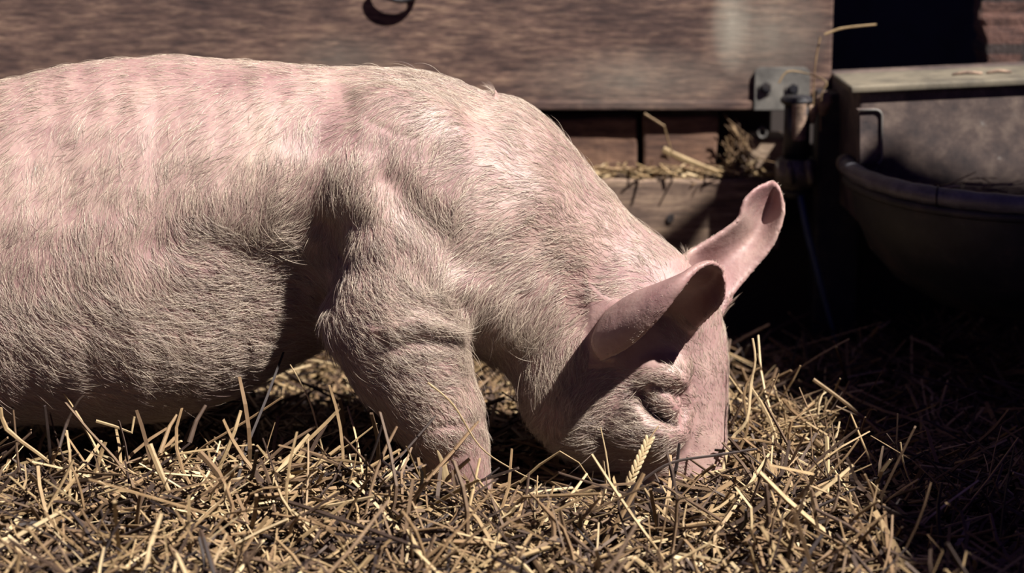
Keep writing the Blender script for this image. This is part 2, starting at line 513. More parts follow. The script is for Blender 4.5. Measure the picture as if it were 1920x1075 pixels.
# threaded pin
bm = bmesh.new(); a = P(1499, 196, .560); b = P(1499, 262, .560)
tube(bm, [a.lerp(b, k / 48) for k in range(49)], [0.0105 + (0.0016 if k % 4 < 2 else 0) for k in range(49)], 14)
th = obj('threaded_pin', bm, m_rust, post, True); th['label'] = 'rusty threaded pin'
bm = bmesh.new(); a = P(1524, 196, .575); b = P(1522, 232, .575); tube(bm, [a, a.lerp(b, .4), b], [0.008, 0.0085, 0.004], 8); obj('lug', bm, m_rust, post, True)
bm = bmesh.new(); tube(bm, [P(1540, 176, .575), P(1546, 190, .575), P(1540, 215, .575)], [0.012, 0.014, 0.007], 8); obj('lug', bm, m_rust, post, True)
# lower collar with two lugs
bm = bmesh.new(); a = P(1492, 298, .575); b = P(1492, 350, .575); cyl(bm, (a + b) / 2, (0, 0, 1), 0.033, (a - b).length, 36, 0.003)
cl = obj('collar', bm, m_collar, post, True); cl['label'] = 'worn bright steel collar'
for px_ in (1481, 1518):
    bm = bmesh.new(); a = P(px_ - 3, 305, .542); b = P(px_ + 3, 343, .542)
    tube(bm, [a + Vector((0, .006, 0)), a, a.lerp(b, .5), b, b + Vector((0, .006, 0))], [0.0035, 0.006, 0.0062, 0.0058, 0.0035], 10)
    w = obj('lug', bm, m_collar, cl, True); w.location = (0, 0, 0)
bm = bmesh.new(); a = P(1495, 350, .58); b = P(1495, 368, .58); cyl(bm, (a + b) / 2, (0, 0, 1), 0.024, (a - b).length, 24)
obj('lower_sleeve', bm, m_steel, post, True)
# slanting blue strip below
bm = bmesh.new()
tube(bm, [P(1500, 366, .56), P(1515, 440, .55), P(1535, 520, .54), P(1556, 600, .53), P(1580, 690, .52)], [0.016, 0.017, 0.015, 0.011, 0.008], 8, 0.35)
bs_o = obj('plastic_strip', bm, m_blue, None, True)
tag(bs_o, 'dark blue plastic strip slanting down in the shade below the hinge post', 'strip')

# ------------------------------------------------------------------ feed hopper and bowl
TR = 0.45
tl = P(1600, 160, TR); bl = P(1600, 372, TR)
hop = thing('feed_hopper', 'rusty stained sheet steel feed hopper behind the round bowl', 'feed hopper', (tl.x + .25, TR + .12, bl.z))
bm = bmesh.new()
box(bm, (tl.x + 0.008, TR, bl.z - .03), (tl.x + 0.62, TR + 0.25, tl.z), 0.004, 2)
body = obj('body', bm, m_hopper, hop)
bm = bmesh.new(); box(bm, (tl.x - 0.008, TR - 0.010, tl.z), (tl.x + 0.63, TR + 0.13, tl.z + 0.012), 0.005, 3)
lid = obj('lid', bm, m_lid, hop); lid['label'] = 'dusty pale lid'
for (ax, bx_, yy) in ((1790, 1845, 130), (1855, 1900, 128)):
    bm = bmesh.new(); z = tl.z + 0.014
    p = P(ax, yy, TR + .05); q = P(bx_, yy, TR + .05)
    tube(bm, [Vector((p.x, TR + .05, z)), Vector(((p.x + q.x) / 2, TR + .058, z + .001)), Vector((q.x, TR + .047, z))], [0.002, 0.003, 0.002], 8)
    w = obj('seam', bm, m_rust, lid, True); w.location = (0, 0, 0)
# tilt: the whole hopper leans a little up to the right
hop.rotation_euler = (0, math.radians(-2.2), math.radians(3.0))
# side flange with rolled edge
f0 = P(1601, 294, TR - .03); f1 = P(1647, 192, TR - .03)
fl = obj('flange', rounded_plate(f0.x, f1.x, f0.z, f1.z, TR - .034, TR - .012, 0.010, (1, 0, 0, 1)), m_hopper, hop)
bm = bmesh.new()
r = 0.010
pth = [Vector((f0.x, TR - .036, f1.z)), Vector((f1.x - r, TR - .036, f1.z))] + [Vector((f1.x - r + r * math.sin(a), TR - .036, f1.z - r + r * math.cos(a))) for a in (0.4, 0.8, 1.2)] + \
      [Vector((f1.x, TR - .036, f1.z - r)), Vector((f1.x, TR - .036, f0.z + r))] + [Vector((f1.x - r + r * math.cos(a), TR - .036, f0.z + r - r * math.sin(a))) for a in (0.4, 0.8, 1.2)]
tube(bm, pth, 0.0019, 8)
w = obj('rolled_edge', bm, m_plate, fl, True); w.location = (0, 0, 0)
hop_children_rot = True

bowl = thing('feed_bowl', 'round black feed bowl with thick rubber rim on the right, straw inside', 'feed bowl', (P(1905, 365, .45).x, TR, 0.13))
bc = Vector((P(1908, 365, TR).x, TR, P(1590, 316, TR).z)); RB = bc.x - P(1592, 300, TR).x
bm = bmesh.new()
prof = [(1.0, 0.0), (0.985, -0.035), (0.95, -0.075), (0.86, -0.125), (0.72, -0.165), (0.5, -0.20), (0.25, -0.22), (0.0, -0.225)]
inner = [(0.0, -0.06), (0.5, -0.055), (0.9, -0.035), (0.955, 0.0)]
rows = []
for (r_, dz) in prof + inner:
    row = []
    for k in range(49):
        a = math.pi + math.pi * k / 48
        row.append(bm.verts.new((bc.x + RB * r_ * math.cos(a), bc.y - 0.006 + 1.10 * RB * r_ * math.sin(a), bc.z + dz)))
    rows.append(row)
rows.append(rows[0])
for a, b in zip(rows, rows[1:]):
    for k in range(48):
        try: bm.faces.new((a[k], a[k + 1], b[k + 1], b[k]))
        except ValueError: pass
bmesh.ops.remove_doubles(bm, verts=bm.verts, dist=1e-5)
bmesh.ops.recalc_face_normals(bm, faces=bm.faces)
m_bowl = metal('bowl_iron', (0.008, 0.010, 0.016), (0.022, 0.024, 0.030), (0.075, 0.055, 0.055), 0.55, 0.2, 11, 0.4)[0]
obj('basin', bm, m_bowl, bowl, True)
bm = bmesh.new()
arc = []
for k in range(60):
    a = math.pi * (0.985 + 1.03 * k / 59)
    arc.append(Vector((bc.x + (RB + 0.002) * math.cos(a), bc.y + 1.10 * (RB + 0.002) * math.sin(a) - .004, bc.z + 0.004 - 0.004 * math.sin(math.pi * k / 59))))
tube(bm, arc, [0.0135 + 0.0006 * math.sin(k * 1.7) for k in range(60)], 18)
rim = obj('rim', bm, m_rubber, bowl, True)
bm = bmesh.new()
arc2 = [Vector((p.x, p.y + .004, p.z - 0.02)) for p in arc[1:]]
tube(bm, arc2, 0.009, 12)
obj('rim_bead', bm, m_bowl, bowl, True)
bm = bmesh.new(); p0 = arc[0]; tube(bm, [p0 + Vector((0, .012, .001)), p0 + Vector((0, -0.012, 0))], 0.0155, 18)
w = obj('end_clip', bm, m_collar, rim, True); w.location = (0, 0, 0)
bm = bmesh.new(); i = 17; d = (arc[i + 1] - arc[i]).normalized(); s = Vector((0, 0, 1)); t = d.cross(s)
tube(bm, [arc[i] + (s * math.cos(a) + t * math.sin(a)) * 0.0145 + d * 0.006 * math.sin(a) for a in [2 * math.pi * k / 20 for k in range(21)]], 0.0012, 6)
w = obj('wire', bm, m_steel, rim, True); w.location = (0, 0, 0)

# ------------------------------------------------------------------ the pig: one implicit surface
PXM = 3.06 / FPX     # metres per pixel near the plane y = 0
H = 0.0036
lo = np.array([-1.30, -0.30, -0.012]); hi = np.array([0.46, 0.30, 0.68])
dims = np.ceil((hi - lo) / H).astype(int)
GX = (lo[0] + H * np.arange(dims[0])).astype(np.float32)
GY = (lo[1] + H * np.arange(dims[1])).astype(np.float32)
GZ = (lo[2] + H * np.arange(dims[2])).astype(np.float32)
F = np.full(dims, 0.25, dtype=np.float32)


def smin(a, b, k):
    h = np.maximum(k - np.abs(a - b), 0.0) / k
    return np.minimum(a, b) - h * h * h * k * (1 / 6.0)


def region(bl, bh):
    s = []
    for G, a, b in zip((GX, GY, GZ), bl, bh):
        i0 = max(0, int(np.searchsorted(G, a))); i1 = min(len(G), int(np.searchsorted(G, b)))
        s.append(slice(i0, i1))
    return tuple(s)


def apply(fn, bl, bh, k, op='u', pad=None):
    pad = (k + 0.02) if pad is None else pad
    s = region([v - pad for v in bl], [v + pad for v in bh])
    X = GX[s[0]][:, None, None]; Y = GY[s[1]][None, :, None]; Z = GZ[s[2]][None, None, :]
    d = fn(X, Y, Z).astype(np.float32)
    if op == 'u': F[s] = smin(F[s], d, k)
    else: F[s] = -smin(-F[s], d, k)


def ell(c, r, k=0.03, op='u', ax=0.0, ay=0.0, az=0.0):
    """ellipsoid, rotated by ay (about y) then az"""
    R = (Matrix.Rotation(az, 3, 'Z') @ Matrix.Rotation(ay, 3, 'Y') @ Matrix.Rotation(ax, 3, 'X')).transposed()
    R = np.array(R)
    m = max(r)
    def fn(X, Y, Z):
        x = X - c[0]; y = Y - c[1]; z = Z - c[2]
        u = R[0, 0] * x + R[0, 1] * y + R[0, 2] * z
        v = R[1, 0] * x + R[1, 1] * y + R[1, 2] * z
        w = R[2, 0] * x + R[2, 1] * y + R[2, 2] * z
        k0 = np.sqrt((u / r[0]) ** 2 + (v / r[1]) ** 2 + (w / r[2]) ** 2)
        k1 = np.sqrt((u / r[0] ** 2) ** 2 + (v / r[1] ** 2) ** 2 + (w / r[2] ** 2) ** 2) + 1e-9
        return k0 * (k0 - 1) / k1
    apply(fn, [c[i] - m for i in range(3)], [c[i] + m for i in range(3)], k, op)


def cone(a, b, ra, rb, k=0.03, sy=1.0, op='u'):
    """capsule of two radii, its cross-section scaled by sy across the body"""
    a = np.array(a); b = np.array(b); ba = b - a
    L2 = float(ba[0] ** 2 + (ba[1] / sy) ** 2 + ba[2] ** 2)
    def fn(X, Y, Z):
        x = X - a[0]; y = (Y - a[1]) / sy; z = Z - a[2]
        t = np.clip((x * ba[0] + y * (ba[1] / sy) + z * ba[2]) / L2, 0, 1)
        d = np.sqrt((x - t * ba[0]) ** 2 + (y - t * ba[1] / sy) ** 2 + (z - t * ba[2]) ** 2) - (ra + t * (rb - ra))
        return d * min(1.0, sy)
    m = max(ra, rb)
    apply(fn, [min(a[i], b[i]) - m for i in range(3)], [max(a[i], b[i]) + m for i in range(3)], k, op)


def chain(pts, k=0.03, sy=1.0):
    for p, q in zip(pts, pts[1:]):
        cone(P(*p[:3]), P(*q[:3]), p[3] * PXM, q[3] * PXM, k, sy)


# trunk: px, top, bottom, half width (m)
tab = [(-560, 420, 420, 0.01), (-545, 330, 520, 0.09), (-500, 262, 600, 0.150), (-420, 205, 660, 0.180), (-300, 178, 700, 0.190), (-150, 166, 745, 0.188),
       (0, 153, 782, 0.190), (100, 130, 786, 0.196), (200, 113, 785, 0.200), (300, 106, 779, 0.200), (400, 107, 755, 0.175), (500, 114, 712, 0.138),
       (600, 126, 660, 0.108), (700, 140, 620, 0.108), (800, 158, 600, 0.118), (880, 205, 560, 0.11), (930, 300, 460, 0.04), (950, 370, 380, 0.01)]
tx = np.array([P(t[0], (t[1] + t[2]) / 2, 0).x for t in tab])
tt = np.array([P(t[0], t[1], 0).z for t in tab]); tb = np.array([P(t[0], t[2], 0).z + 0.007 for t in tab]); tw = np.array([t[3] for t in tab])
def smooth_interp(x, xp, fp):
    # monotone-ish cubic via Catmull tangents
    m = np.gradient(fp, xp)
    i = np.clip(np.searchsorted(xp, x) - 1, 0, len(xp) - 2)
    h = xp[i + 1] - xp[i]; t = np.clip((x - xp[i]) / h, 0, 1)
    return (2 * t ** 3 - 3 * t ** 2 + 1) * fp[i] + (t ** 3 - 2 * t ** 2 + t) * h * m[i] + (-2 * t ** 3 + 3 * t ** 2) * fp[i + 1] + (t ** 3 - t ** 2) * h * m[i + 1]
xs_u = np.array([P(q, 300, 0).x for q in (200, 400, 500, 600, 700, 800, 860, 920)]); w_u = np.array([0.198, 0.193, 0.189, 0.183, 0.174, 0.155, 0.11, 0.0])
def trunk(X, Y, Z):
    x1 = X[:, 0, 0]
    top = smooth_interp(x1, tx, tt); bot = smooth_interp(x1, tx, tb); w = np.maximum(smooth_interp(x1, tx, tw), 0.008)
    c = ((top + bot) / 2)[:, None, None]; h = np.maximum((top - bot) / 2, 0.008)[:, None, None]; w = w[:, None, None]
    dz = (Z - c) / h
    # widest a little below the middle
    pear = np.clip((-0.36 - x1) / 0.2, 0, 1)[:, None, None]
    wu = np.interp(x1, xs_u, w_u)[:, None, None]
    e = np.clip((dz + 0.45) / 1.0, 0, 1); e = e * e * (3 - 2 * e)
    w = w * (1 - e) + np.maximum(w, wu) * e
    wz = w * (1 - pear * (0.20 * dz + 0.10 * dz * dz) - (1 - pear) * 0.16 * dz * dz)
    q = (np.abs(Y / wz) ** 2.25 + np.abs(dz) ** 2.25) ** (1 / 2.25)
    g = np.sqrt((Y / wz / wz) ** 2 + (dz / h) ** 2) / np.maximum(np.sqrt((Y / wz) ** 2 + dz ** 2), 1e-4)
    out = np.abs(x1 - np.clip(x1, tx[0], tx[-1]))[:, None, None]
    return (q - 1) / g + out
apply(trunk, (tx[0], -.22, 0), (tx[-1], .22, .66), 0.05)

# neck and head masses; Y of the head leans to the camera
chain([(740, 366, 0, 222), (872, 400, 0, 214), (992, 494, -.005, 184), (1110, 584, -.01, 166)], 0.05, 0.72)
chain([(1110, 584, -.01, 166), (1178, 634, -.015, 163)], 0.04, 0.72)
chain([(1178, 634, -.015, 166), (1208, 740, -.025, 142), (1243, 850, -.035, 103), (1262, 940, -.04, 84)], 0.045, 0.70)
ell(P(1100, 728, -.058), (0.088, 0.050, 0.092), 0.05)        # near jowl
ell(P(1100, 728, .055), (0.088, 0.050, 0.092), 0.05)         # far jowl
chain([(1120, 800, -.02, 80), (1200, 900, -.03, 60)], 0.04, 0.8)   # lower jaw
cone(P(1262, 905, -.04), P(1268, 965, -.042), 0.058, 0.054, 0.02, 0.95)  # snout disc
ell(P(1222, 800, -.100), (0.048, 0.030, 0.040), 0.03)        # cheek below the eye
ell(P(1245, 705, -.105), (0.036, 0.022, 0.026), 0.025)       # brow
# shoulder blade, upper arm, near foreleg
ell(P(755, 410, -.098), (0.125, 0.068, 0.170), 0.08, ay=-0.12)
ell(P(905, 470, -.085), (0.115, 0.060, 0.125), 0.06, ay=0.5)
chain([(745, 500, -.128, 118), (735, 600, -.142, 120), (770, 680, -.142, 98), (816, 770, -.135, 78), (850, 850, -.12, 60), (862, 905, -.115, 52), (872, 945, -.11, 50)], 0.03, 0.80)
ell(P(800, 560, -.145), (0.060, 0.028, 0.055), 0.04)
# far foreleg
chain([(745, 540, .10, 110), (745, 640, .105, 90), (790, 740, .11, 70), (820, 830, .115, 50), (835, 905, .115, 42), (842, 935, .115, 42)], 0.03, 0.62)
ell(P(862, 520, 0.03), (0.060, 0.08, 0.070), 0.04)            # chest
# hind quarters and hind legs
ell(P(-330, 430, -.10), (0.20, 0.085, 0.21), 0.07); ell(P(-330, 430, .10), (0.20, 0.085, 0.21), 0.07)
chain([(-300, 560, -.13, 150), (-170, 690, -.135, 105), (-190, 800, -.135, 66), (-215, 850, -.14, 55), (-100, 930, -.15, 44), (-25, 965, -.155, 38), (12, 972, -.16, 36)], 0.035, 0.62)
chain([(-340, 560, .13, 150), (-300, 690, .135, 100), (-360, 790, .135, 60), (-345, 880, .13, 45), (-330, 915, .13, 42)], 0.035, 0.62)
# flank fold, ribs hollow
ell(P(-40, 640, -.145), (0.07, 0.03, 0.09), 0.05)
# eye socket
ell(P(1243, 768, -.130), (0.026, 0.018, 0.020), 0.018, 's', ay=0.7)
ell(P(1250, 752, -.113), (0.024, 0.016, 0.017), 0.008, 'u', ay=0.75)   # upper lid
ell(P(1226, 792, -.112), (0.026, 0.013, 0.013), 0.008, 'u', ay=0.75)   # lower lid


# ears: cupped sheets
def sheet(rows, rad, nu=110, nv=110):
    R = [[P(*q) for q in r] for r in rows]
    cols = [catmull([r[j] for r in R], 22) for j in range(len(R[0]))]
    grid = []
    for i in range(len(cols[0])):
        grid.append([tuple(p) for p in catmull([c[i] for c in cols], 24)])
    g = np.array(grid)                       # (nu, nv, 3)
    u = np.linspace(0, 1, g.shape[0])[:, None] * np.ones((1, g.shape[1]))
    v = np.linspace(-1, 1, g.shape[1])[None, :] * np.ones((g.shape[0], 1))
    t = rad * (1.15 - 0.45 * u) * (1 - 0.25 * np.abs(v) ** 3)
    return g.reshape(-1, 3), t.reshape(-1)


def splat(pts, th, k=0.012):
    global F
    D = np.full(dims, 0.05, dtype=np.float32)
    base = np.round((pts - lo) / H).astype(int)
    R_ = 5
    for i in range(-R_, R_ + 1):
        for j in range(-R_, R_ + 1):
            for l in range(-R_, R_ + 1):
                idx = base + (i, j, l)
                ok = np.all((idx >= 0) & (idx < dims), axis=1)
                ii = idx[ok]
                d = np.linalg.norm(lo + ii * H - pts[ok], axis=1) - th[ok]
                np.minimum.at(D, (ii[:, 0], ii[:, 1], ii[:, 2]), d.astype(np.float32))
    bl = pts.min(0) - 0.03; bh = pts.max(0) + 0.03
    s = region(bl, bh)
    F[s] = smin(F[s], D[s], k)


near_ear = [
    [(1150, 668, -0.105), (1118, 650, -0.110), (1140, 596, -0.085), (1195, 585, -0.055), (1226, 655, -0.050)],
    [(1130, 672, -0.150), (1120, 632, -0.152), (1155, 578, -0.120), (1215, 582, -0.076), (1242, 655, -0.050)],
    [(1178, 648, -0.190), (1168, 606, -0.187), (1192, 554, -0.153), (1240, 568, -0.101), (1268, 638, -0.060)],
    [(1232, 598, -0.211), (1222, 566, -0.208), (1243, 534, -0.176), (1280, 552, -0.123), (1302, 616, -0.095)],
    [(1272, 548, -0.216), (1270, 530, -0.214), (1290, 514, -0.191), (1322, 532, -0.143), (1334, 588, -0.148)],
    [(1298, 515, -0.210), (1300, 506, -0.206), (1316, 497, -0.191), (1344, 512, -0.157), (1355, 562, -0.162)],
    [(1322, 496, -0.202), (1328, 494, -0.200), (1338, 494, -0.191), (1353, 506, -0.172), (1359, 530, -0.172)],
]
far_ear = [
    [(1272, 490, .020), (1300, 520, .060), (1340, 600, .02)],
    [(1300, 470, .045), (1325, 505, .080), (1372, 550, .055)],
    [(1345, 442, .055), (1368, 475, .090), (1410, 505, .075)],
    [(1384, 412, .060), (1408, 440, .106), (1443, 466, .082)],
    [(1396, 378, .062), (1430, 402, .112), (1462, 426, .085)],
    [(1420, 353, .070), (1446, 370, .110), (1469, 392, .088)],
    [(1446, 341, .086), (1453, 345, .096), (1461, 354, .092)],
]
for rows, rad in ((near_ear, 0.0052), (far_ear, 0.0055)):
    p_, t_ = sheet(rows, rad)
    splat(p_, t_)


def surface_nets(F, lo, h):
    ins = F < 0
    c = np.zeros(tuple(np.array(F.shape) - 1), dtype=np.uint8)
    for i in (0, 1):
        for j in (0, 1):
            for k in (0, 1):
                c += ins[i:F.shape[0] - 1 + i, j:F.shape[1] - 1 + j, k:F.shape[2] - 1 + k]
    act = (c > 0) & (c < 8)
    idx = np.argwhere(act)
    vid = np.full(act.shape, -1, dtype=np.int32)
    vid[act] = np.arange(len(idx))
    acc = np.zeros((len(idx), 3)); cnt = np.zeros(len(idx))
    cor = [(i, j, k) for i in (0, 1) for j in (0, 1) for k in (0, 1)]
    vals = {q: F[idx[:, 0] + q[0], idx[:, 1] + q[1], idx[:, 2] + q[2]] for q in cor}
    for a in cor:
        for ax in range(3):
            if a[ax] == 0:
                b = list(a); b[ax] = 1; b = tuple(b)
                va, vb = vals[a], vals[b]
                m = (va < 0) != (vb < 0)
                t = np.where(m, va / np.where(m, va - vb, 1), 0)
                p = np.array(a, dtype=float)[None, :].repeat(len(idx), 0)
                p[:, ax] += t
                acc[m] += p[m]; cnt[m] += 1
    V = lo + (idx + acc / cnt[:, None]) * h
    quads = []
    for ax in range(3):
        sl0 = [slice(1, -1)] * 3; sl1 = [slice(1, -1)] * 3
        sl0[ax] = slice(0, -1); sl1[ax] = slice(1, None)
        A = ins[tuple(sl0)]; B = ins[tuple(sl1)]
        e = np.argwhere(A != B)
        fl = A[tuple(e.T)]
        off = np.ones(3, dtype=int); off[ax] = 0
        e = e + off
        u, v = [(1, 2), (2, 0), (0, 1)][ax]
        def g(du, dv):
            q = e.copy(); q[:, u] -= du; q[:, v] -= dv
            return vid[q[:, 0], q[:, 1], q[:, 2]]
        Q = np.stack([g(1, 1), g(0, 1), g(0, 0), g(1, 0)], axis=1)
        Q[~fl] = Q[~fl][:, ::-1]
        quads.append(Q)
    return V, np.concatenate(quads)


PV, PQ = surface_nets(F, lo, H)
del F


def make_mesh(name, V, Q, k=4):
    me = bpy.data.meshes.new(name)
    me.vertices.add(len(V)); me.vertices.foreach_set('co', np.asarray(V, dtype=np.float32).ravel())
    me.loops.add(Q.size); me.loops.foreach_set('vertex_index', Q.astype(np.int32).ravel())
    me.polygons.add(len(Q)); me.polygons.foreach_set('loop_start', np.arange(0, Q.size, k, dtype=np.int32))
    me.polygons.foreach_set('use_smooth', np.ones(len(Q), dtype=bool))
    me.update(calc_edges=True); me.validate()
    return me


def vnormals(V, Q):
    n = np.cross(V[Q[:, 2]] - V[Q[:, 0]], V[Q[:, 3]] - V[Q[:, 1]])
    out = np.zeros_like(V)
    for j in range(4):
        np.add.at(out, Q[:, j], n)
    return out / np.maximum(np.linalg.norm(out, axis=1, keepdims=True), 1e-12)


def relax(V, Q, it, lam=0.5):
    for _ in range(it):
        s = np.zeros_like(V); c = np.zeros(len(V))
        for a, b in ((0, 1), (1, 2), (2, 3), (3, 0)):
            np.add.at(s, Q[:, a], V[Q[:, b]]); np.add.at(s, Q[:, b], V[Q[:, a]])
            np.add.at(c, Q[:, a], 1); np.add.at(c, Q[:, b], 1)
        V = V + lam * (s / np.maximum(c, 1)[:, None] - V)
    return V
PV = relax(PV, PQ, 2, 0.5)
NV = vnormals(PV, PQ)

# creases, hollows and bulges (polyline in picture coordinates on the near side, width px, depth m)
feat = [
    ([(640, 190), (600, 270), (590, 350), (600, 430), (612, 470)], 34, -0.008),
    ([(612, 430), (618, 480), (605, 560)], 16, -0.014),
    ([(690, 222), (735, 246), (765, 252)], 7, -0.002),
    ([(660, 320), (690, 390), (690, 450)], 34, 0.006),
    ([(730, 340), (780, 390), (820, 450), (845, 500)], 26, -0.010),
    ([(690, 375), (740, 430), (790, 490), (830, 540)], 22, 0.006),
    ([(770, 470), (800, 520), (835, 555)], 20, -0.010),
    ([(870, 570), (830, 585), (780, 575)], 16, -0.009),
    ([(700, 620), (780, 600), (860, 622)], 9, 0.006),
    ([(690, 660), (770, 640), (850, 640)], 12, -0.006),
    ([(860, 520), (920, 560), (985, 640), (1010, 700)], 30, 0.008),
    ([(1020, 460), (1070, 540), (1080, 600)], 34, -0.010),
    ([(560, 520), (480, 480), (380, 450), (280, 460)], 36, -0.006),
    ([(330, 420), (400, 400), (480, 420)], 26, 0.004),
    ([(820, 800), (900, 790)], 8, -0.003),
    ([(830, 830), (880, 838)], 14, 0.003),
    ([(1200, 733), (1212, 760), (1236, 780), (1268, 797)], 6, -0.010),
    ([(1225, 728), (1262, 735), (1284, 765), (1282, 800)], 6, -0.006),
    ([(1205, 715), (1245, 700), (1285, 715), (1300, 750)], 8, 0.003),
    ([(1300, 720), (1310, 780), (1295, 840)], 8, -0.003),
    ([(1185, 760), (1210, 800), (1250, 815)], 9, 0.004),
    ([(1120, 820), (1180, 850), (1230, 850)], 10, -0.004),
    ([(1130, 900), (1200, 905), (1250, 900)], 6, -0.004),
]
ppx, ppy = proj(PV)
near = np.clip((-PV[:, 1] + 0.0) / 0.03, 0, 1) * np.clip(-NV[:, 1] * 3, 0, 1)
disp = np.zeros(len(PV))
for pts, w, dep in feat:
    d2 = np.full(len(PV), 1e9)
    for (x0, y0), (x1, y1) in zip(pts, pts[1:]):
        bx, by = x1 - x0, y1 - y0
        t = np.clip(((ppx - x0) * bx + (ppy - y0) * by) / (bx * bx + by * by), 0, 1)
        d2 = np.minimum(d2, (ppx - x0 - t * bx) ** 2 + (ppy - y0 - t * by) ** 2)
    disp += (0.7 if w > 12 else 0.85) * dep * np.exp(-d2 / (w * w * (1.7 if w > 12 else 1.0))) * near
# uneven flesh
ears_mask = ((ppx > 1105) & (ppy < 690) & (PV[:, 1] < -0.10)) | ((ppx > 1290) & (ppy < 560))
def lattice(V, f, seed):
    r = np.random.RandomState(seed); out = np.zeros(len(V))
    for _ in range(7):
        k = r.normal(size=3); k = k / np.linalg.norm(k) * f * r.uniform(0.6, 1.4)
        out += np.sin(V @ k + r.uniform(0, 6.28))
    return out / 2.6
disp += (~ears_mask) * (0.0022 * lattice(PV, 22, 1) + 0.0012 * lattice(PV, 55, 2) + 0.0006 * lattice(PV, 120, 3))
disp += (~ears_mask) * np.clip(1 - PV[:, 0] / 0.2, 0, 1) * 0.0
PV = PV + NV * disp[:, None]
me = make_mesh('pig', PV, PQ)
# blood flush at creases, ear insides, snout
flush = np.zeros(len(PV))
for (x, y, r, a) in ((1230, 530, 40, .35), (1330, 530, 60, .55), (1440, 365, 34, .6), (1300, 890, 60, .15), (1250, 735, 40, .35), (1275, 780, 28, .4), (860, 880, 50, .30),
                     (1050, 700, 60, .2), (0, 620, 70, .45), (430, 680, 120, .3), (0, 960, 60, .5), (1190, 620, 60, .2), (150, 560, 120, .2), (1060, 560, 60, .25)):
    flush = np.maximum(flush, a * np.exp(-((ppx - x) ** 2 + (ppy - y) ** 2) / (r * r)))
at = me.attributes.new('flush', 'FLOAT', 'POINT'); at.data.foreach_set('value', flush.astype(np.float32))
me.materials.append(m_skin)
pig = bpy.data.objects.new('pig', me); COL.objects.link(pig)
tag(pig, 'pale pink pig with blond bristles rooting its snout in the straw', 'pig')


# ------------------------------------------------------------------ eye, lashes, trotters
tris = np.concatenate([PQ[:, [0, 1, 2]], PQ[:, [0, 2, 3]]])
bvh = BVHTree.FromPolygons(PV.tolist(), PQ.tolist())
def hit(px, py):
    h_ = bvh.ray_cast(CAM, ray(px, py))
    return (h_[0], h_[1]) if h_[0] is not None else (P(px, py, -.1), Vector((0, -1, 0)))
ep, en = hit(1240, 776)
bm = bmesh.new(); bmesh.ops.create_uvsphere(bm, u_segments=32, v_segments=20, radius=0.0135)
for v in bm.verts: v.co = v.co + ep + Vector((0.001, 0.0105, -0.001))
obj('eyeball', bm, m_eye, pig, True)
bm = bmesh.new()
lid_pts = [(1213, 746), (1222, 762), (1234, 775), (1248, 786), (1262, 794)]
for i, (x, y) in enumerate(lid_pts * 5):
    x += rnd.uniform(-7, 7); y += rnd.uniform(-4, 4)
    a, n_ = hit(x, y)
    d = Vector((-0.35 + rnd.uniform(-.3, .3), -0.55, -0.75)).normalized()
    L = rnd.uniform(0.008, 0.016)
    tube(bm, [a, a + d * L * 0.5 + Vector((0, -.001, 0)), a + d * L + Vector((0, 0, -0.002))], [0.00035, 0.00028, 0.0001], 5)
obj('eyelashes', bm, m_hair, pig, True)


tq = []
for k in range(30):
    t = k / 29; a = t * 9.0
    tq.append(P(-556, 330, 0) + Vector((-0.09 * t + 0.018 * (math.cos(a) - 1) * min(1, 3 * t), 0.022 * math.sin(a) * min(1, 3 * t), -0.02 * t)))
bm = bmesh.new(); tube(bm, [P(-535, 330, 0)] + tq, [0.012] + [0.010 * (1 - 0.75 * k / 29) for k in range(30)], 10)
obj('tail', bm, m_skin, pig, True)


def trotter(c, yaw, s=1.0):
    for side in (-1, 1):
        bm = bmesh.new()
        rings = []
        for (z, r, fx) in ((0.000, 0.021, 0.012), (0.012, 0.020, 0.008), (0.028, 0.017, 0.003), (0.038, 0.013, 0.0)):
            ring = []
            for k in range(14):
                a = 2 * math.pi * k / 14
                x = math.cos(a) * r * (1.5 if math.cos(a) > 0 else 1.0) + fx; y = math.sin(a) * r * 0.75 + side * 0.017
                q = Vector((x * math.cos(yaw) - y * math.sin(yaw), x * math.sin(yaw) + y * math.cos(yaw), z)) * s
                ring.append(bm.verts.new(Vector(c) + q))
            rings.append(ring)
        for a, b in zip(rings, rings[1:]):
            for k in range(14): bm.faces.new((a[k], a[(k + 1) % 14], b[(k + 1) % 14], b[k]))
        bm.faces.new(list(reversed(rings[0]))); bm.faces.new(rings[-1])
        obj('hoof', bm, m_hoof, pig, True)
for (px_, py_, yy) in ((876, 950, -.11), (842, 935, .115), (28, 985, -.16), (-330, 920, .13)):
    q = P(px_, py_, yy); trotter((q.x, q.y, -0.003), 0.0)

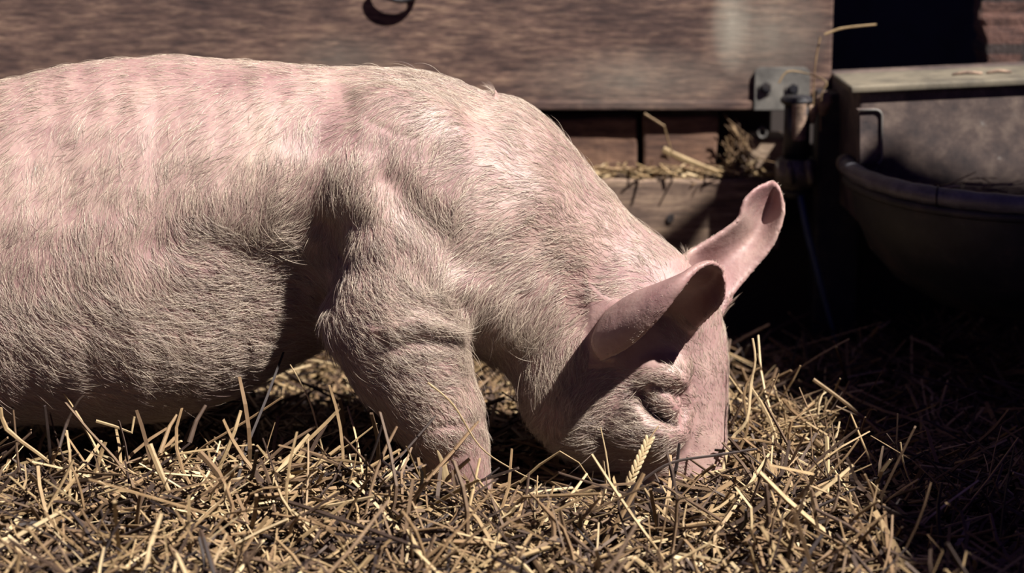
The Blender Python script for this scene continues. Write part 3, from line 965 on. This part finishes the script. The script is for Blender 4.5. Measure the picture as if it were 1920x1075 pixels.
# ------------------------------------------------------------------ bristles: real strands, a part of the pig
flow = [  # px, py, dx, dy(down), length scale, lift
    (-400, 200, -1, .2, 1, .12), (-400, 500, -.6, .8, 1, .12), (-150, 250, -.7, .6, 1, .12),
    (0, 170, -1, .30, 1, .12), (150, 135, -1, .25, 1, .10), (300, 120, -1, .12, 1, .10), (500, 125, -1, .02, 1, .10), (650, 150, -1, -.05, 1, .12),
    (780, 150, -1, -.1, 1.1, .18), (860, 160, -.95, -.25, 1.1, .18), (700, 190, -1, .35, 1, .12),
    (50, 250, -.6, .75, 1, .10), (250, 260, -.45, .9, 1, .10), (450, 230, -.6, .8, 1, .10), (580, 260, -.5, .9, 1, .12),
    (50, 380, -.45, 1, 1, .12), (250, 400, -.35, 1, 1, .12), (450, 380, -.4, .9, 1, .14), (560, 420, -.6, .6, 1, .2),
    (50, 480, -.1, 1, 1, .14), (250, 500, .4, 1, 1, .14), (400, 470, 1, -.15, 1, .2), (520, 470, 1, -.25, 1.2, .25),
    (80, 600, 1, .7, 1.1, .16), (200, 600, 1, .5, 1.2, .18), (350, 580, 1, .25, 1.2, .2), (480, 570, 1, .12, 1.2, .2),
    (300, 680, 1, .5, 1.2, .2), (450, 660, 1, .2, 1.1, .2), (150, 720, 1, .5, 1, .15),
    (650, 300, -.3, 1, 1, .18), (740, 280, -.3, 1, .9, .15), (700, 420, .2, 1, .9, .22), (800, 400, .3, .9, 1, .25), (640, 520, .5, 1, .9, .2),
    (830, 300, -.5, .75, 1, .14), (900, 250, -.8, .1, 1, .12), (980, 260, -.8, -.5, 1, .14), (930, 380, -.9, .15, 1, .16), (1040, 400, -.8, -.35, 1, .14),
    (1120, 400, -.75, -.65, 1.1, .14), (1220, 470, -.75, -.65, 1.1, .14), (900, 500, -.9, .35, 1, .22), (1000, 500, -.9, .2, 1, .2), (1100, 500, -.9, -.3, 1, .16),
    (900, 580, -.5, .7, 1.3, .25), (960, 620, .1, 1, 1.3, .25), (1010, 690, .3, 1, 1.2, .25), (1060, 620, -.5, .8, 1.1, .2), (1180, 540, -.9, -.1, .9, .15),
    (700, 580, 1, .25, 1.1, .2), (820, 610, 1, .12, 1.4, .25), (760, 680, 1, .4, 1.1, .18), (840, 700, 1, .5, 1, .18), (820, 800, .8, .7, .8, .14), (860, 880, .3, 1, .5, .12),
    (1100, 700, -.4, .9, .9, .2), (1050, 790, -.3, 1, 1, .2), (1120, 820, -.9, -.35, 1.3, .3), (1200, 830, -.95, -.2, 1.2, .25), (1170, 880, -.9, .3, 1.1, .25),
    (1200, 770, -.9, -.1, 1, .2), (1260, 850, -.9, -.1, .8, .15), (1250, 900, -.7, -.3, .7, .15), (1320, 860, -.4, -.9, .35, .12), (1290, 700, -.5, -.8, .8, .15),
    (1330, 620, -.15, -1, .7, .12), (1335, 740, -.1, -1, .6, .12), (1240, 700, -.9, -.3, .8, .2), (1190, 600, -.6, -.5, .5, .12), (1340, 560, -.3, -.9, .9, .16),
    (1300, 540, .8, -.5, .25, .1), (1400, 440, .8, -.6, .35, .12),
]
FA = np.array(flow)
tv0 = PV[tris[:, 0]]; tv1 = PV[tris[:, 1]]; tv2 = PV[tris[:, 2]]
area = 0.5 * np.linalg.norm(np.cross(tv1 - tv0, tv2 - tv0), axis=1)
NVd = vnormals(PV, PQ)
NH = 250000
fn_ = NVd[tris[:, 0]]
wgt = area * np.where(fn_[:, 1] < 0.35, 1.0, 0.35) * np.where(tv0[:, 2] < 0.01, 0.0, 1.0) * np.where(tv0[:, 0] < -0.80, 0.5, 1.0)
cdf = np.cumsum(wgt); cdf /= cdf[-1]
ti = np.searchsorted(cdf, rs.rand(NH))
r1 = np.sqrt(rs.rand(NH)); r2_ = rs.rand(NH)
roots = (1 - r1)[:, None] * tv0[ti] + (r1 * (1 - r2_))[:, None] * tv1[ti] + (r1 * r2_)[:, None] * tv2[ti]
nrm = NVd[tris[ti, 0]]
hx, hy = proj(roots)
em = (((hx > 1105) & (hy < 690) & (roots[:, 1] < -0.10)) | ((hx > 1290) & (hy < 560) & (roots[:, 1] > 0.0)))
num = np.zeros((NH, 4)); den = np.zeros(NH)
for a in FA:
    w = 1.0 / ((hx - a[0]) ** 2 + (hy - a[1]) ** 2 + 300.0) ** 1.6
    l_ = math.hypot(a[2], a[3])
    num[:, 0] += w * a[2] / l_; num[:, 1] += w * a[3] / l_; num[:, 2] += w * a[4]; num[:, 3] += w * a[5]; den += w
num /= den[:, None]
num[em, 2] = 0.20
# clump noise turns whole tufts together
def vnoise(q, f, s):
    return lattice(q, f, s)
ang = 0.20 * vnoise(roots, 70, 21) + 0.20 * vnoise(roots, 230, 22) + rs.normal(0, 0.20, NH)
ca, sa = np.cos(ang), np.sin(ang)
dx = num[:, 0] * ca - num[:, 1] * sa; dy = num[:, 0] * sa + num[:, 1] * ca
D = np.stack([dx, np.zeros(NH), -dy], axis=1)
D -= nrm * np.sum(D * nrm, axis=1, keepdims=True)
ln = np.linalg.norm(D, axis=1, keepdims=True)
bad = ln[:, 0] < 0.05
D[bad] = np.cross(nrm[bad], [0, 1, 0.01]) ; ln = np.linalg.norm(D, axis=1, keepdims=True)
D /= np.maximum(ln, 1e-6)
side = np.cross(nrm, D)
Ln = 0.021 * num[:, 2] * rs.uniform(0.55, 1.35, NH)
lift = num[:, 3] * rs.uniform(0.5, 1.7, NH)
# a few long wild bristles
wild = rs.rand(NH) < 0.012
lift[wild] *= 1.8; Ln[wild & ~em] *= 1.5
K = 5
bend = rs.normal(0, 0.22, NH) + 0.15 * vnoise(roots, 90, 23)
pos = np.zeros((NH, K, 3), dtype=np.float32)
for i in range(K):
    t = i / (K - 1)
    pos[:, i] = roots - nrm * 0.001 + D * (Ln * t)[:, None] + nrm * (Ln * (lift * 1.6 * t - lift * 1.1 * t * t) )[:, None] + side * (Ln * bend * t * t)[:, None]
    pos[:, i, 2] -= (Ln * 0.10 * t * t)
base_r = 0.000165 * rs.uniform(0.7, 1.3, NH)
base_r[wild] *= 1.15
rad = np.zeros((NH, K), dtype=np.float32)
for i, f_ in enumerate((1.0, 0.95, 0.8, 0.55, 0.12)):
    rad[:, i] = base_r * f_
hc = bpy.data.hair_curves.new('bristles')
hc.add_curves([K] * NH)
hc.attributes['position'].data.foreach_set('vector', pos.ravel())
ra = hc.attributes.get('radius') or hc.attributes.new('radius', 'FLOAT', 'POINT')
ra.data.foreach_set('value', rad.ravel())
hc.materials.append(m_hair)
ho = bpy.data.objects.new('bristles', hc); COL.objects.link(ho); ho.parent = pig
ho['kind'] = 'stuff'; ho['label'] = 'pale blond bristles'

# ------------------------------------------------------------------ straw
def stalks(C, DIR, L, W, T, bend1, bend2, flat, tone, nseg=5, sides=4):
    """C centres, DIR unit directions, bend vectors; returns one mesh (V, Q, tone)"""
    n = len(C)
    up = np.tile(np.array([0.0, 0.0, 1.0]), (n, 1)) + rs.normal(0, 0.35, (n, 3))
    S = np.cross(DIR, up); S /= np.maximum(np.linalg.norm(S, axis=1, keepdims=True), 1e-6)
    U = np.cross(S, DIR)
    P_ = np.zeros((n, nseg, 3))
    for i in range(nseg):
        t = i / (nseg - 1) - 0.5
        kink = np.maximum(0, t - bend2[:, 3]) 
        P_[:, i] = C + DIR * (L * t)[:, None] + bend1 * (L * t * t)[:, None] + bend2[:, :3] * (L * kink)[:, None]
    V = np.zeros((n, nseg, sides, 3))
    for i in range(nseg):
        tp = 1.0 if 0 < i < nseg - 1 else 0.8
        for k in range(sides):
            a = 2 * math.pi * k / sides + math.pi / 4
            V[:, i, k] = P_[:, i] + S * (W * math.cos(a) * tp)[:, None] + U * (W * flat * math.sin(a) * tp)[:, None]
    over = np.maximum(0, V[..., 1].max(axis=(1, 2)) - (0.69 if C[:, 1].mean() < 0.55 else 9))
    V[..., 1] -= over[:, None, None]
    idx = np.arange(n * nseg * sides).reshape(n, nseg, sides)
    Q = []
    for i in range(nseg - 1):
        for k in range(sides):
            k2 = (k + 1) % sides
            Q.append(np.stack([idx[:, i, k], idx[:, i, k2], idx[:, i + 1, k2], idx[:, i + 1, k]], axis=1))
    if sides == 4:
        Q.append(np.stack([idx[:, 0, 3], idx[:, 0, 2], idx[:, 0, 1], idx[:, 0, 0]], axis=1)); Q.append(idx[:, -1, :])
    return V.reshape(-1, 3), np.concatenate(Q), np.repeat(tone, nseg * sides)


def bed_height(x, y):
    """height of the straw surface"""
    h = 0.026 + 0.010 * np.sin(x * 5.1 + 1.2) * np.cos(y * 4.3) + 0.007 * np.sin(x * 13 + y * 9) + 0.004 * np.sin(x * 29 - y * 17)
    h += 0.032 * np.exp(-(((x - 0.36) / 0.09) ** 2 + ((y - 0.02) / 0.11) ** 2))       # heap in front of the snout
    h += 0.020 * np.exp(-(((x + 0.38) / 0.30) ** 2 + ((y + 0.22) / 0.12) ** 2))
    h += 0.022 * np.exp(-((y + 0.27) / 0.11) ** 2)
    h -= 0.012 * np.exp(-(((x + 0.05) / 0.3) ** 2 + ((y - 0.1) / 0.2) ** 2))
    h -= 0.020 * np.exp(-(((x - 0.17) / 0.13) ** 2 + ((y + 0.10) / 0.13) ** 2))
    h -= 0.012 * np.exp(-(((x - 0.10) / 0.3) ** 2 + ((y + 0.28) / 0.12) ** 2))
    return h


def inside_pig_mask(C, r=0.03):
    m = np.zeros(len(C), dtype=bool)
    for i, c in enumerate(C):
        if -1.1 < c[0] < 0.42 and -0.24 < c[1] < 0.24:
            loc, nn, ii, dd = bvh.find_nearest(Vector(c))
            if loc is not None and ((Vector(c) - loc).dot(nn) < 0):
                m[i] = True
    return m


def scatter(n, xr, yr, zlo, zhi, Lr, Wr, pitch, lean=0.0, tone=(0.5, 0.25), flatr=(0.35, 0.9), bendy=0.5, nseg=5):
    x = rs.uniform(*xr, n); y = rs.uniform(*yr, n)
    base = bed_height(x, y)
    z = base * rs.uniform(zlo, zhi, n)
    az = rs.uniform(0, 2 * math.pi, n); el = rs.normal(lean, pitch, n)
    DIR = np.stack([np.cos(az) * np.cos(el), np.sin(az) * np.cos(el), np.sin(el)], axis=1)
    L = rs.uniform(*Lr, n); W = rs.uniform(*Wr, n)
    trod = np.clip(1.25 - np.sqrt(((x - 0.06) / 0.26) ** 2 + ((y + 0.13) / 0.16) ** 2), 0, 1)     # straw trodden flat round the foot and snout
    el = el * (1 - 0.8 * trod); L = L * (1 - 0.45 * trod); z = z * (1 - 0.35 * trod)
    DIR = np.stack([np.cos(az) * np.cos(el), np.sin(az) * np.cos(el), np.sin(el)], axis=1)
    C = np.stack([x, y, z + np.maximum(0, np.sin(np.abs(el))) * L * 0.35], axis=1)
    b1 = rs.normal(0, 0.35 * bendy, (n, 3)); b1[:, 2] *= 0.6
    b2 = np.concatenate([rs.normal(0, 0.9 * bendy, (n, 3)) * (rs.rand(n, 1) < 0.45), rs.uniform(-0.3, 0.4, (n, 1))], axis=1)
    b2[:, 2] *= 0.5
    fl = rs.uniform(*flatr, n)
    tn = np.clip(rs.normal(tone[0], tone[1], n), 0, 1)
    bad = inside_pig_mask(C)
    k = ~bad
    return stalks(C[k], DIR[k], L[k], W[k], None, b1[k], b2[k], fl[k], tn[k], nseg)


def straw_object(name, parts, parent=None):
    vs, qs, ts = [], [], []; o_ = 0
    for V, Q, T in parts:
        vs.append(V); qs.append(Q + o_); ts.append(T); o_ += len(V)
    me = make_mesh(name, np.concatenate(vs), np.concatenate(qs))
    me.polygons.foreach_set('use_smooth', np.zeros(len(me.polygons), dtype=bool))
    a = me.attributes.new('tone', 'FLOAT', 'POINT'); a.data.foreach_set('value', np.concatenate(ts).astype(np.float32))
    me.materials.append(m_straw)
    o = bpy.data.objects.new(name, me); COL.objects.link(o)
    return o

XR = (-1.15, 1.15)
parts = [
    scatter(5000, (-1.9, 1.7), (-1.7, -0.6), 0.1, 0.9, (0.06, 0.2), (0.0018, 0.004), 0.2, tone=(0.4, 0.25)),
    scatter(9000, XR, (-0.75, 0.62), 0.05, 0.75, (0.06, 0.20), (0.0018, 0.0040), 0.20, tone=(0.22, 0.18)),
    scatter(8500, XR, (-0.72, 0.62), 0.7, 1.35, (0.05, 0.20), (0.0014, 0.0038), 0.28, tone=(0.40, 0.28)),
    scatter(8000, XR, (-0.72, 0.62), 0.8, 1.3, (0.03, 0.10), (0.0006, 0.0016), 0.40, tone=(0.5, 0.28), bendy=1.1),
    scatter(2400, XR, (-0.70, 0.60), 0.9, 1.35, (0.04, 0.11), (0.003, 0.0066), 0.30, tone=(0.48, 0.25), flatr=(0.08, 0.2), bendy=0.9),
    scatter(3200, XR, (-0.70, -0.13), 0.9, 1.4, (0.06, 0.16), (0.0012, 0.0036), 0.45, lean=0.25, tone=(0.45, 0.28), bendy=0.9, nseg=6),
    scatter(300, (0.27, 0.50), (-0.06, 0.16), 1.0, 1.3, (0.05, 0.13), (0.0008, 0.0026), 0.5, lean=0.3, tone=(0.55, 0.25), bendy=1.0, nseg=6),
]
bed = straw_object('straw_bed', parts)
tag(bed, 'deep loose bed of golden straw covering the floor', 'straw', kind='stuff')
# chaff on the beam's ledge
n = 260
x = rs.uniform(P(1050, 330, .67).x, P(1470, 330, .67).x, n); y = rs.uniform(0.645, 0.69, n)
C = np.stack([x, y, zl + 0.003 + rs.rand(n) * 0.012], axis=1)
az = rs.uniform(0, 6.28, n); el = rs.normal(0, 0.15, n)
DIR = np.stack([np.cos(az) * np.cos(el), 0.3 * np.sin(az) * np.cos(el), np.sin(el)], axis=1); DIR /= np.linalg.norm(DIR, axis=1, keepdims=True)
z4 = np.concatenate([rs.normal(0, .4, (n, 3)), rs.uniform(-.3, .4, (n, 1))], axis=1)
lg = straw_object('ledge_chaff', [stalks(C, DIR, rs.uniform(.015, .07, n), rs.uniform(.001, .0036, n), None, rs.normal(0, .2, (n, 3)), z4, rs.uniform(.3, .9, n), np.clip(rs.normal(.62, .22, n), 0, 1))])
tag(lg, 'broken straw and chaff lying along the ledge of the beam', 'chaff', kind='stuff')
# clump by the dark gap
n = 60
C = np.stack([rs.normal(P(1385, 290, .66).x, 0.010, n), rs.uniform(.65, .675, n), P(1385, 285, .66).z + rs.normal(0, .016, n)], axis=1)
DIR = np.stack([0.45 + rs.normal(0, .25, n), rs.normal(0, .15, n), -1 + rs.normal(0, .2, n)], axis=1); DIR /= np.linalg.norm(DIR, axis=1, keepdims=True)
z4 = np.concatenate([rs.normal(0, .4, (n, 3)), rs.uniform(-.3, .4, (n, 1))], axis=1)
cp_ = straw_object('hay_tuft', [stalks(C, DIR, rs.uniform(.03, .065, n), rs.uniform(.0008, .0022, n), None, rs.normal(0, .4, (n, 3)), z4, rs.uniform(.3, .9, n), np.clip(rs.normal(.45, .15, n), 0, 1))])
tag(cp_, 'brown tuft of hay hanging in the gap under the hinge plate', 'hay', kind='stuff')
# straw floating in the bowl
n = 70
aa = rs.uniform(math.pi * 1.05, math.pi * 1.95, n); rr_ = RB * rs.uniform(0.2, 0.84, n)
C = np.stack([bc.x + rr_ * np.cos(aa), bc.y - .006 + rr_ * np.sin(aa), bc.z - 0.024 + rs.rand(n) * 0.016], axis=1)
az = rs.uniform(-.5, .5, n); DIR = np.stack([np.cos(az), np.sin(az), rs.normal(0, .05, n)], axis=1); DIR /= np.linalg.norm(DIR, axis=1, keepdims=True)
z4 = np.concatenate([rs.normal(0, .2, (n, 3)), rs.uniform(-.3, .4, (n, 1))], axis=1)
bs_ = straw_object('bowl_straw', [stalks(C, DIR, rs.uniform(.03, .07, n), rs.uniform(.001, .0025, n), None, rs.normal(0, .1, (n, 3)), z4, rs.uniform(.3, .9, n), np.clip(rs.normal(.6, .2, n), 0, 1))])
tag(bs_, 'loose straw lying inside the round feed bowl', 'straw', kind='stuff')


def stalk(name, pts, w, tone, label, cat='straw stalk', flat=0.6, sub=5, taper=0.6, sides=6, group=None):
    """one long stalk; pts = (px, py, Y)"""
    p = catmull([P(*q) for q in pts], sub) if sub > 1 else [P(*q) for q in pts]
    bm = bmesh.new(); m_ = len(p)
    rad = []
    for i in range(m_):
        t = i / (m_ - 1)
        r_ = w * (1 - (1 - taper) * t)
        if sub > 1 and i % (sub * 2) == sub and 0 < i < m_ - 1: r_ *= 1.25      # nodes
        rad.append(r_)
    tube(bm, p, rad, sides, flat, up=(0, 1, 0.2))
    me = bpy.data.meshes.new(name); bm.to_mesh(me); bm.free()
    a = me.attributes.new('tone', 'FLOAT', 'POINT'); a.data.foreach_set('value', np.full(len(me.vertices), tone, dtype=np.float32))
    me.materials.append(m_straw)
    o = bpy.data.objects.new(name, me); COL.objects.link(o)
    tag(o, label, cat, group)
    return o

stalk('straw_stalk', [(606, 850, -.16), (585, 765, -.16), (562, 715, -.16), (544, 684, -.16)], 0.0013, 0.85, 'thin straight straw stalk standing up below the belly, left of the front leg')
stalk('straw_stalk', [(802, 718, -.235), (850, 760, -.235), (900, 838, -.22), (960, 880, -.20), (1010, 905, -.19)], 0.0014, 0.85, 'long thin straw lying slanted across the front leg')
stalk('straw_stalk', [(975, 905, -.16), (1012, 872, -.17), (1050, 847, -.18), (1085, 868, -.18), (1110, 905, -.18)], 0.0022, 0.8, 'straw folded like a roof between front leg and snout', sub=1)
stalk('straw_stalk', [(1143, 900, -.19), (1136, 850, -.19), (1126, 802, -.19)], 0.0013, 0.9, 'short straight straw standing in front of the jaw')
stalk('dark_twig', [(1150, 945, -.27), (1200, 905, -.27), (1260, 868, -.26), (1350, 853, -.24), (1420, 842, -.22)], 0.0024, 0.05, 'dark thin twig arching across the snout', 'twig')
stalk('straw_stalk', [(1352, 905, -.10), (1368, 830, -.08), (1400, 790, -.08), (1408, 720, -.07), (1416, 675, -.07), (1411, 635, -.07)], 0.0026, 0.9, 'tall pale straw standing right of the face, highest of that heap', sub=3)
stalk('straw_stalk', [(1372, 905, -.06), (1385, 850, -.06), (1402, 800, -.06), (1395, 740, -.06), (1412, 700, -.06), (1425, 690, -.06)], 0.0022, 0.55, 'brownish curled straw tangled beside the tall pale one at the face', flat=.3)
stalk('straw_stalk', [(1500, 890, .02), (1480, 820, .02), (1458, 786, .02), (1420, 770, .0), (1396, 765, -.02)], 0.0034, 0.6, 'bent straw hooking left over the heap by the snout', flat=.35, sub=3)
stalk('straw_stalk', [(1532, 890, .08), (1540, 820, .08), (1549, 745, .08)], 0.0013, 0.85, 'upright thin straw at the shadow edge right of the heap')
stalk('straw_stalk', [(1525, 712, .05), (1590, 760, .03), (1665, 828, .0), (1700, 890, -.03), (1720, 950, -.05)], 0.0028, 0.6, 'long straw leaning alone in the dark on the right', taper=.5)
stalk('straw_stalk', [(1528, 828, -.05), (1570, 865, -.07), (1600, 910, -.1), (1635, 960, -.12)], 0.0046, 0.55, 'broad straw blade curving down right of the heap', flat=.3, sub=3)
stalk('straw_stalk', [(1395, 850, -.16), (1440, 885, -.2), (1500, 930, -.24), (1560, 945, -.26), (1620, 965, -.26)], 0.0042, 0.7, 'thick straw running right from the snout, in front of the heap', sub=2)
stalk('straw_stalk', [(1425, 1040, -.35), (1470, 995, -.33), (1530, 955, -.3), (1556, 945, -.29)], 0.0040, 0.7, 'thick straw crossing the long one in the lower right', sub=2)
stalk('straw_stalk', [(1565, 1028, -.40), (1620, 1052, -.42), (1700, 1080, -.44)], 0.0058, 0.6, 'blurred thick straw at the bottom edge, rightmost', sub=2)
stalk('straw_stalk', [(0, 765, -.20), (12, 805, -.20), (70, 850, -.21), (120, 890, -.22), (160, 930, -.24)], 0.0032, 0.7, 'kinked straw entering from the left edge', sub=2)
stalk('straw_stalk', [(110, 845, -.20), (125, 795, -.18), (145, 755, -.18), (158, 742, -.18)], 0.0022, 0.12, 'reddish brown stem rising under the belly near the left edge', 'straw stalk')
stalk('straw_stalk', [(180, 790, -.16), (215, 800, -.16), (247, 812, -.16), (252, 782, -.16)], 0.0026, 0.85, 'folded straw hook below the belly on the left', flat=.4, sub=1)
stalk('straw_stalk', [(300, 850, -.20), (318, 800, -.18), (332, 778, -.17)], 0.0030, 0.55, 'stub of straw standing left of its darker twin below the belly', sub=1)
stalk('straw_stalk', [(355, 830, -.18), (368, 790, -.17), (386, 760, -.16)], 0.0034, 0.25, 'dark brown stub of straw leaning right below the belly', sub=1)
stalk('straw_stalk', [(480, 945, -.30), (520, 890, -.28), (552, 848, -.26), (580, 815, -.25)], 0.0038, 0.85, 'bright straw leaning right in front of the gap behind the front leg', sub=2)
stalk('straw_stalk', [(280, 835, -.30), (298, 880, -.32), (318, 925, -.34)], 0.0046, 0.7, 'blurred straw slanting down in the left foreground', sub=2)
stalk('straw_stalk', [(375, 850, -.32), (410, 890, -.34), (436, 950, -.38), (430, 975, -.4)], 0.0050, 0.5, 'thick tan straw bending down in the left foreground', sub=2)
stalk('straw_flake', [(838, 905, -.21), (832, 875, -.21), (820, 845, -.21)], 0.0062, 0.85, 'short pale straw blade against the front foot', 'straw flake', flat=.12, taper=.15)
stalk('straw_stalk', [(705, 880, .02), (712, 830, .02), (716, 760, .02), (722, 740, .02)], 0.0026, 0.2, 'dull brown stem standing in the dark behind the front leg')
stalk('dark_leaf', [(1180, 975, -.34), (1178, 950, -.34), (1186, 920, -.34), (1198, 905, -.34)], 0.010, 0.02, 'curled nearly black leaf in front of the snout', 'leaf', flat=.25, taper=.2)
stalk('straw_stalk', [(1208, 213, .62), (1245, 236, .62), (1252, 262, .63), (1262, 292, .64)], 0.0018, 0.6, 'bent straw hanging from under the gate onto the beam', sub=1)
sp_o = stalk('wood_splinter', [(1243, 280, .652), (1280, 298, .652), (1345, 322, .652)], 0.006, 0.8, 'pale wood splinter lying on the beam ledge', 'splinter', flat=.4, sub=2, taper=.6)
stalk('straw_stalk', [(1546, 65, .55), (1575, 54, .55), (1610, 49, .55), (1643, 46, .55)], 0.0019, 0.7, 'horizontal straw tip poking across the dark doorway', taper=.8)
stalk('straw_stalk', [(1538, 70, .56), (1530, 110, .56), (1526, 160, .56), (1525, 200, .56)], 0.0014, 0.55, 'thin straw standing straight up behind the hinge post')
stalk('straw_stalk', [(1460, 156, .55), (1478, 134, .55), (1520, 140, .55), (1550, 155, .54), (1540, 180, .54), (1538, 247, .54)], 0.0014, 0.65, 'wiry straw looping over the hinge post and hanging down')

# ear of wheat leaning on the snout
wp = [P(*q) for q in [(1180, 905, -.21), (1192, 878, -.21), (1205, 850, -.205), (1217, 824, -.20)]]
wh = thing('wheat_ear', 'braided yellow ear of wheat leaning against the snout', 'wheat ear', wp[0])
bm = bmesh.new(); c = catmull(wp, 6); tube(bm, [c[0] + Vector((-.01, 0, -.03))] + c + [c[-1] + Vector((.012, 0, .018))], 0.0009, 6)
def tonemesh(bm, t):
    me = bpy.data.meshes.new('m'); bm.to_mesh(me); bm.free()
    a = me.attributes.new('tone', 'FLOAT', 'POINT'); a.data.foreach_set('value', np.full(len(me.vertices), t, dtype=np.float32)); return me
o = obj('stem', tonemesh(bm, .6), m_straw, wh, True); o.data.name = 'stem'
proto = None
for i in range(20):
    q = c[min(len(c) - 1, int(i * (len(c) - 1) / 19))]
    d = (c[-1] - c[0]).normalized(); s = Vector((0, 1, 0)).cross(d).normalized() * (1 if i % 2 else -1)
    if proto is None:
        bm = bmesh.new(); bmesh.ops.create_uvsphere(bm, u_segments=10, v_segments=8, radius=1.0)
        for v in bm.verts: v.co = Vector((v.co.x * .0028, v.co.y * .0025, v.co.z * .0068))
        proto = obj('grain_husk', tonemesh(bm, .92), m_straw, wh, True); g = proto
    else:
        g = proto.copy(); COL.objects.link(g); g.parent = wh
    dd = (d + s * 0.45).normalized()
    g.rotation_euler = dd.to_track_quat('Z', 'Y').to_euler()
    g.location = q + s * 0.0028 - wp[0]
